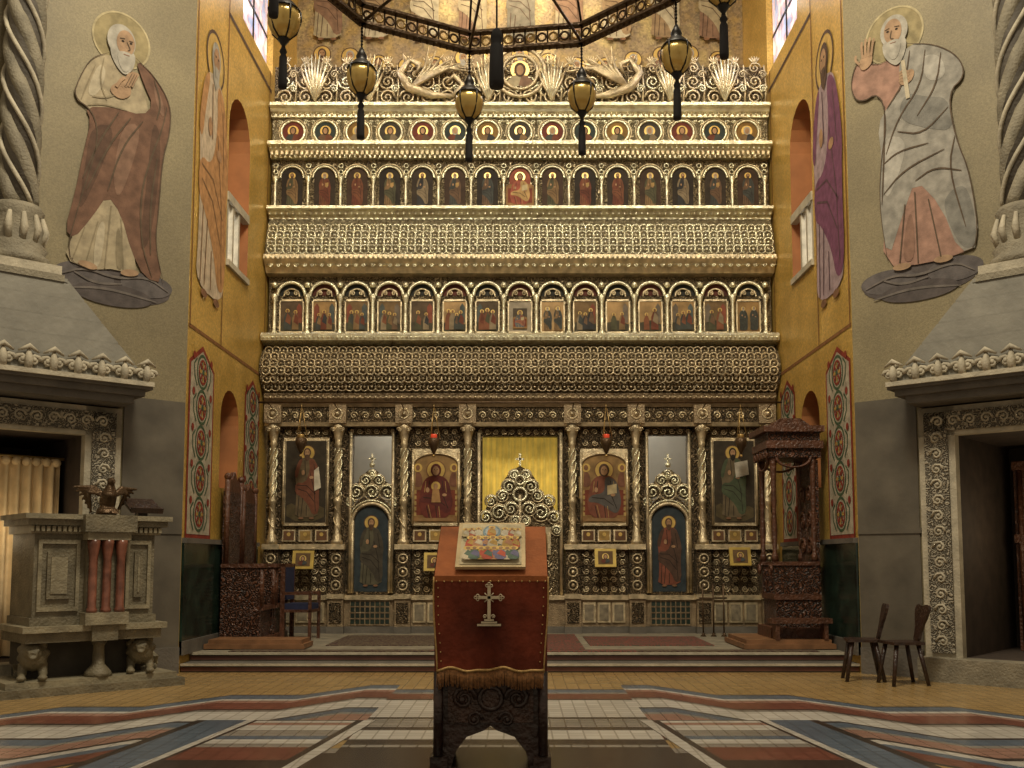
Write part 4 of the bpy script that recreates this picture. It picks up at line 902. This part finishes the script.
# ---------------------------------------------------------------- thrones, stalls, chairs
def throne(cx,cy,rz):
    b=B('bishop_throne'); b.M=T(cx,cy,.32,rz)@Matrix.Diagonal((.84,.84,.96,1)); m=WOOD
    b.box(-.42,.42,-.4,.4,0,.14,m); b.box(-.38,.38,-.3,.38,.14,.5,CWOOD); b.box(-.4,.4,-.33,.38,.5,.57,m)
    b.box(-.38,.38,.3,.38,.5,2.35,CWOOD)
    for sx in (-1,1):
        b.box(*sorted((sx*.32,sx*.4)),-.32,.35,.57,.95,CWOOD); b.box(*sorted((sx*.3,sx*.42)),-.36,.36,.95,1.0,m)
        for yy in (-.3,.3): b.lathe([(.05,0),(.05,.08),(.03,.12),(.045,.4),(.03,.7),(.045,.8),(.035,.9),(.045,1.2),(.06,1.35),(.06,1.4)],sx*.36,yy,m,10,1.0)
        b.scroll(sx*.36,-.37,.88,.08,m,sx,1,.025)
        for k in range(3): b.scroll(sx*.18,.29,1.2+.35*k,.13,m,sx,1,.025)
    b.box(-.44,.44,-.38,.42,2.38,2.5,CWOOD); b.box(-.48,.48,-.42,.44,2.5,2.6,m); b.box(-.44,.44,-.38,.4,2.6,2.72,CWOOD); b.box(-.5,.5,-.46,.46,2.72,2.8,m)
    for k in range(5): b.scroll(-.36+.18*k,-.4,2.44,.07,m,1,-1,.02)
    b.mold([(-.34,2.8),(.34,2.8),(.15,2.92),(-.15,2.92)],-.3,.3,m)
    b.ring(0,-.36,2.38,.3,.03,m,12,6,pi,2*pi,.5)
    for sx in (-1,1): b.M=T(cx,cy,.32,rz)@Matrix.Diagonal((.84,.84,.96,1))@T(sx*.42,0,0,pi/2); b.ring(0,0,2.38,.26,.03,m,12,6,pi,2*pi,.5)
    return b.finish()
throne(3.49,13.05,-pi/2)
def stall(cx,cy,rz,h=2.1):
    b=B('choir_stall'); b.M=T(cx,cy,.2,rz); m=WOOD
    b.box(-.33,.33,-.25,.3,0,.1,m); b.box(-.3,.3,-.2,.3,.1,.45,CWOOD); b.box(-.32,.32,-.25,.3,.45,.5,m); b.box(-.32,.32,.24,.3,.45,h-.15,CWOOD)
    b.prism([(-.32,h-.15),(.32,h-.15),(.2,h),(.08,h+.03),(0,h+.12),(-.08,h+.03),(-.2,h)],.24,.3,m)
    for sx in (-1,1):
        b.box(*sorted((sx*.28,sx*.34)),-.22,.3,.1,1.0,CWOOD); b.box(*sorted((sx*.26,sx*.36)),-.28,.3,1.0,1.05,m); b.tube([(sx*.31,-.22,.5),(sx*.31,-.22,1.0)],.035,m,8)
        b.tube([(sx*.31,.25,1.05),(sx*.31,.25,h)],.035,m,8); b.sph((sx*.31,.25,h+.04),.05,m)
    return b.finish()
stall(-3.57,13.35,pi/2,2.15); stall(-3.57,14.1,pi/2,2.05)
BLUE=mat('blue_upholstery',(.012,.016,.05),.8,0,.3,10)
def chair(cx,cy,rz):
    b=B('upholstered_chair'); b.M=T(cx,cy,.2,rz)
    b.box(-.2,.2,-.2,.18,.42,.5,BLUE); b.box(-.2,.2,.16,.22,.55,1.0,BLUE); b.box(-.22,.22,-.22,.2,.38,.42,WOOD)
    for sx in (-1,1):
        b.box(*sorted((sx*.19,sx*.22)),-.22,-.18,0,.62,WOOD); b.box(*sorted((sx*.19,sx*.22)),.16,.22,0,1.05,WOOD); b.box(*sorted((sx*.19,sx*.22)),-.22,.2,.62,.66,WOOD)
    b.box(-.22,.22,.16,.22,1.0,1.05,WOOD); b.finish()
chair(-3.07,14.1,pi/2-.1)
def stool(cx,cy,rz):
    b=B('sgabello_chair'); b.M=T(cx,cy,0,rz); m=DWOOD
    b.prism([(-.17,.42),(.17,.42),(.17,.45),(-.17,.45)],-.17,.17,m)
    for sx in (-1,1):
        b.tube([(sx*.12,-.12,.42),(sx*.17,-.19,0)],[.025,.02],m,8); b.tube([(sx*.12,.12,.42),(sx*.16,.2,0)],[.025,.02],m,8)
    b.M=b.M@T(0,.15,.44,0,math.radians(-14)); b.prism(smooth([(-.05,0),(.05,0),(.06,.15),(.12,.28),(.14,.38),(.08,.41),(0,.38),(-.08,.41),(-.14,.38),(-.12,.28),(-.06,.15)],1),0,.03,m)
    b.finish()
stool(3.72,11.0,-1.75); stool(4.02,10.65,-1.45)
HON=mat('wood_honey',(.2,.095,.04),.5,0,.3,6)
for s,(xa,xb) in ((-1,(-3.88,-2.65)),(1,(2.75,3.88))):
    b=B('wooden_dais'); b.box(xa,xb,12.4,12.95 if s<0 else 13.6,.212,.27,HON); b.box(xa+.04,xb-.04,12.45,12.95 if s<0 else 13.55,.27,.32,HON); b.finish()
b=B('kneeling_bench'); b.box(3.1,3.85,12.42,12.62,.52,.58,WOOD)
for x in (3.15,3.75): b.box(x,x+.05,12.44,12.6,.32,.52,WOOD)
b.finish()
b=B('candle_stand'); 
for x in (2.65,2.8,2.95): b.tube([(x,14.6,.2),(x,14.6,.95)],.012,BRONZE,6); b.lathe([(.05,0),(.02,.03),(.03,.05)],x,14.6,BRONZE,8,.2)
b.tube([(2.6,14.6,.75),(3.0,14.6,.75)],.012,BRONZE,6); b.finish()
# ---------------------------------------------------------------- lights
def area(name,loc,target,size,power,col,sy=None):
    l=bpy.data.lights.new(name,'AREA'); l.energy=power; l.color=col; l.size=size
    if sy: l.shape='RECTANGLE'; l.size_y=sy
    o=bpy.data.objects.new(name,l); o.location=loc; S.collection.objects.link(o)
    o.rotation_euler=(Vector(target)-Vector(loc)).to_track_quat('-Z','Y').to_euler(); return o
area('dome_light',(0,5,13),(0,9.5,0),4,640,(1,.89,.68))
area('dome_light_front',(0,6,11.5),(0,15.3,6.2),1.6,600,(1,.9,.70))
area('sanctuary_fill',(0,16.2,11.8),(0,15.8,4),3,110,(1,.82,.55),1.2)  # added fill that keeps the apse bright under the ceiling
area('sanctuary_lower_fill',(0,16.3,4.3),(0,16.6,1.5),5,60,(1,.97,.9),.8)  # added fill for the pale wall behind the openings
for s in (-1,1): area('gallery_light',(s*3.6,14.5,10.2),(0,14.0,7),1.0,25,(.9,.93,1))
for s in (-1,1):
    l=bpy.data.lights.new('passage_fill','POINT'); l.energy=5 if s<0 else 9; l.color=(1,.8,.5); l.shadow_soft_size=.2  # added fill inside each doorway, brightens the curtain and screen
    o=bpy.data.objects.new('passage_fill',l); o.location=face_frame(s)@Vector((s*1.9,.1 if s<0 else .6,1.6)); S.collection.objects.link(o)
w=bpy.data.worlds.new('World'); S.world=w; w.use_nodes=True
w.node_tree.nodes['Background'].inputs[0].default_value=(1,.83,.6,1); w.node_tree.nodes['Background'].inputs[1].default_value=.34
# ---------------------------------------------------------------- camera
c=bpy.data.cameras.new('Camera'); c.sensor_width=36; c.lens=35.16; c.shift_x=-8/1024; c.shift_y=88.5/1024; c.clip_end=200
o=bpy.data.objects.new('Camera',c); o.location=(0,0,1.3); o.rotation_euler=(math.radians(95),0,0); S.collection.objects.link(o); S.camera=o
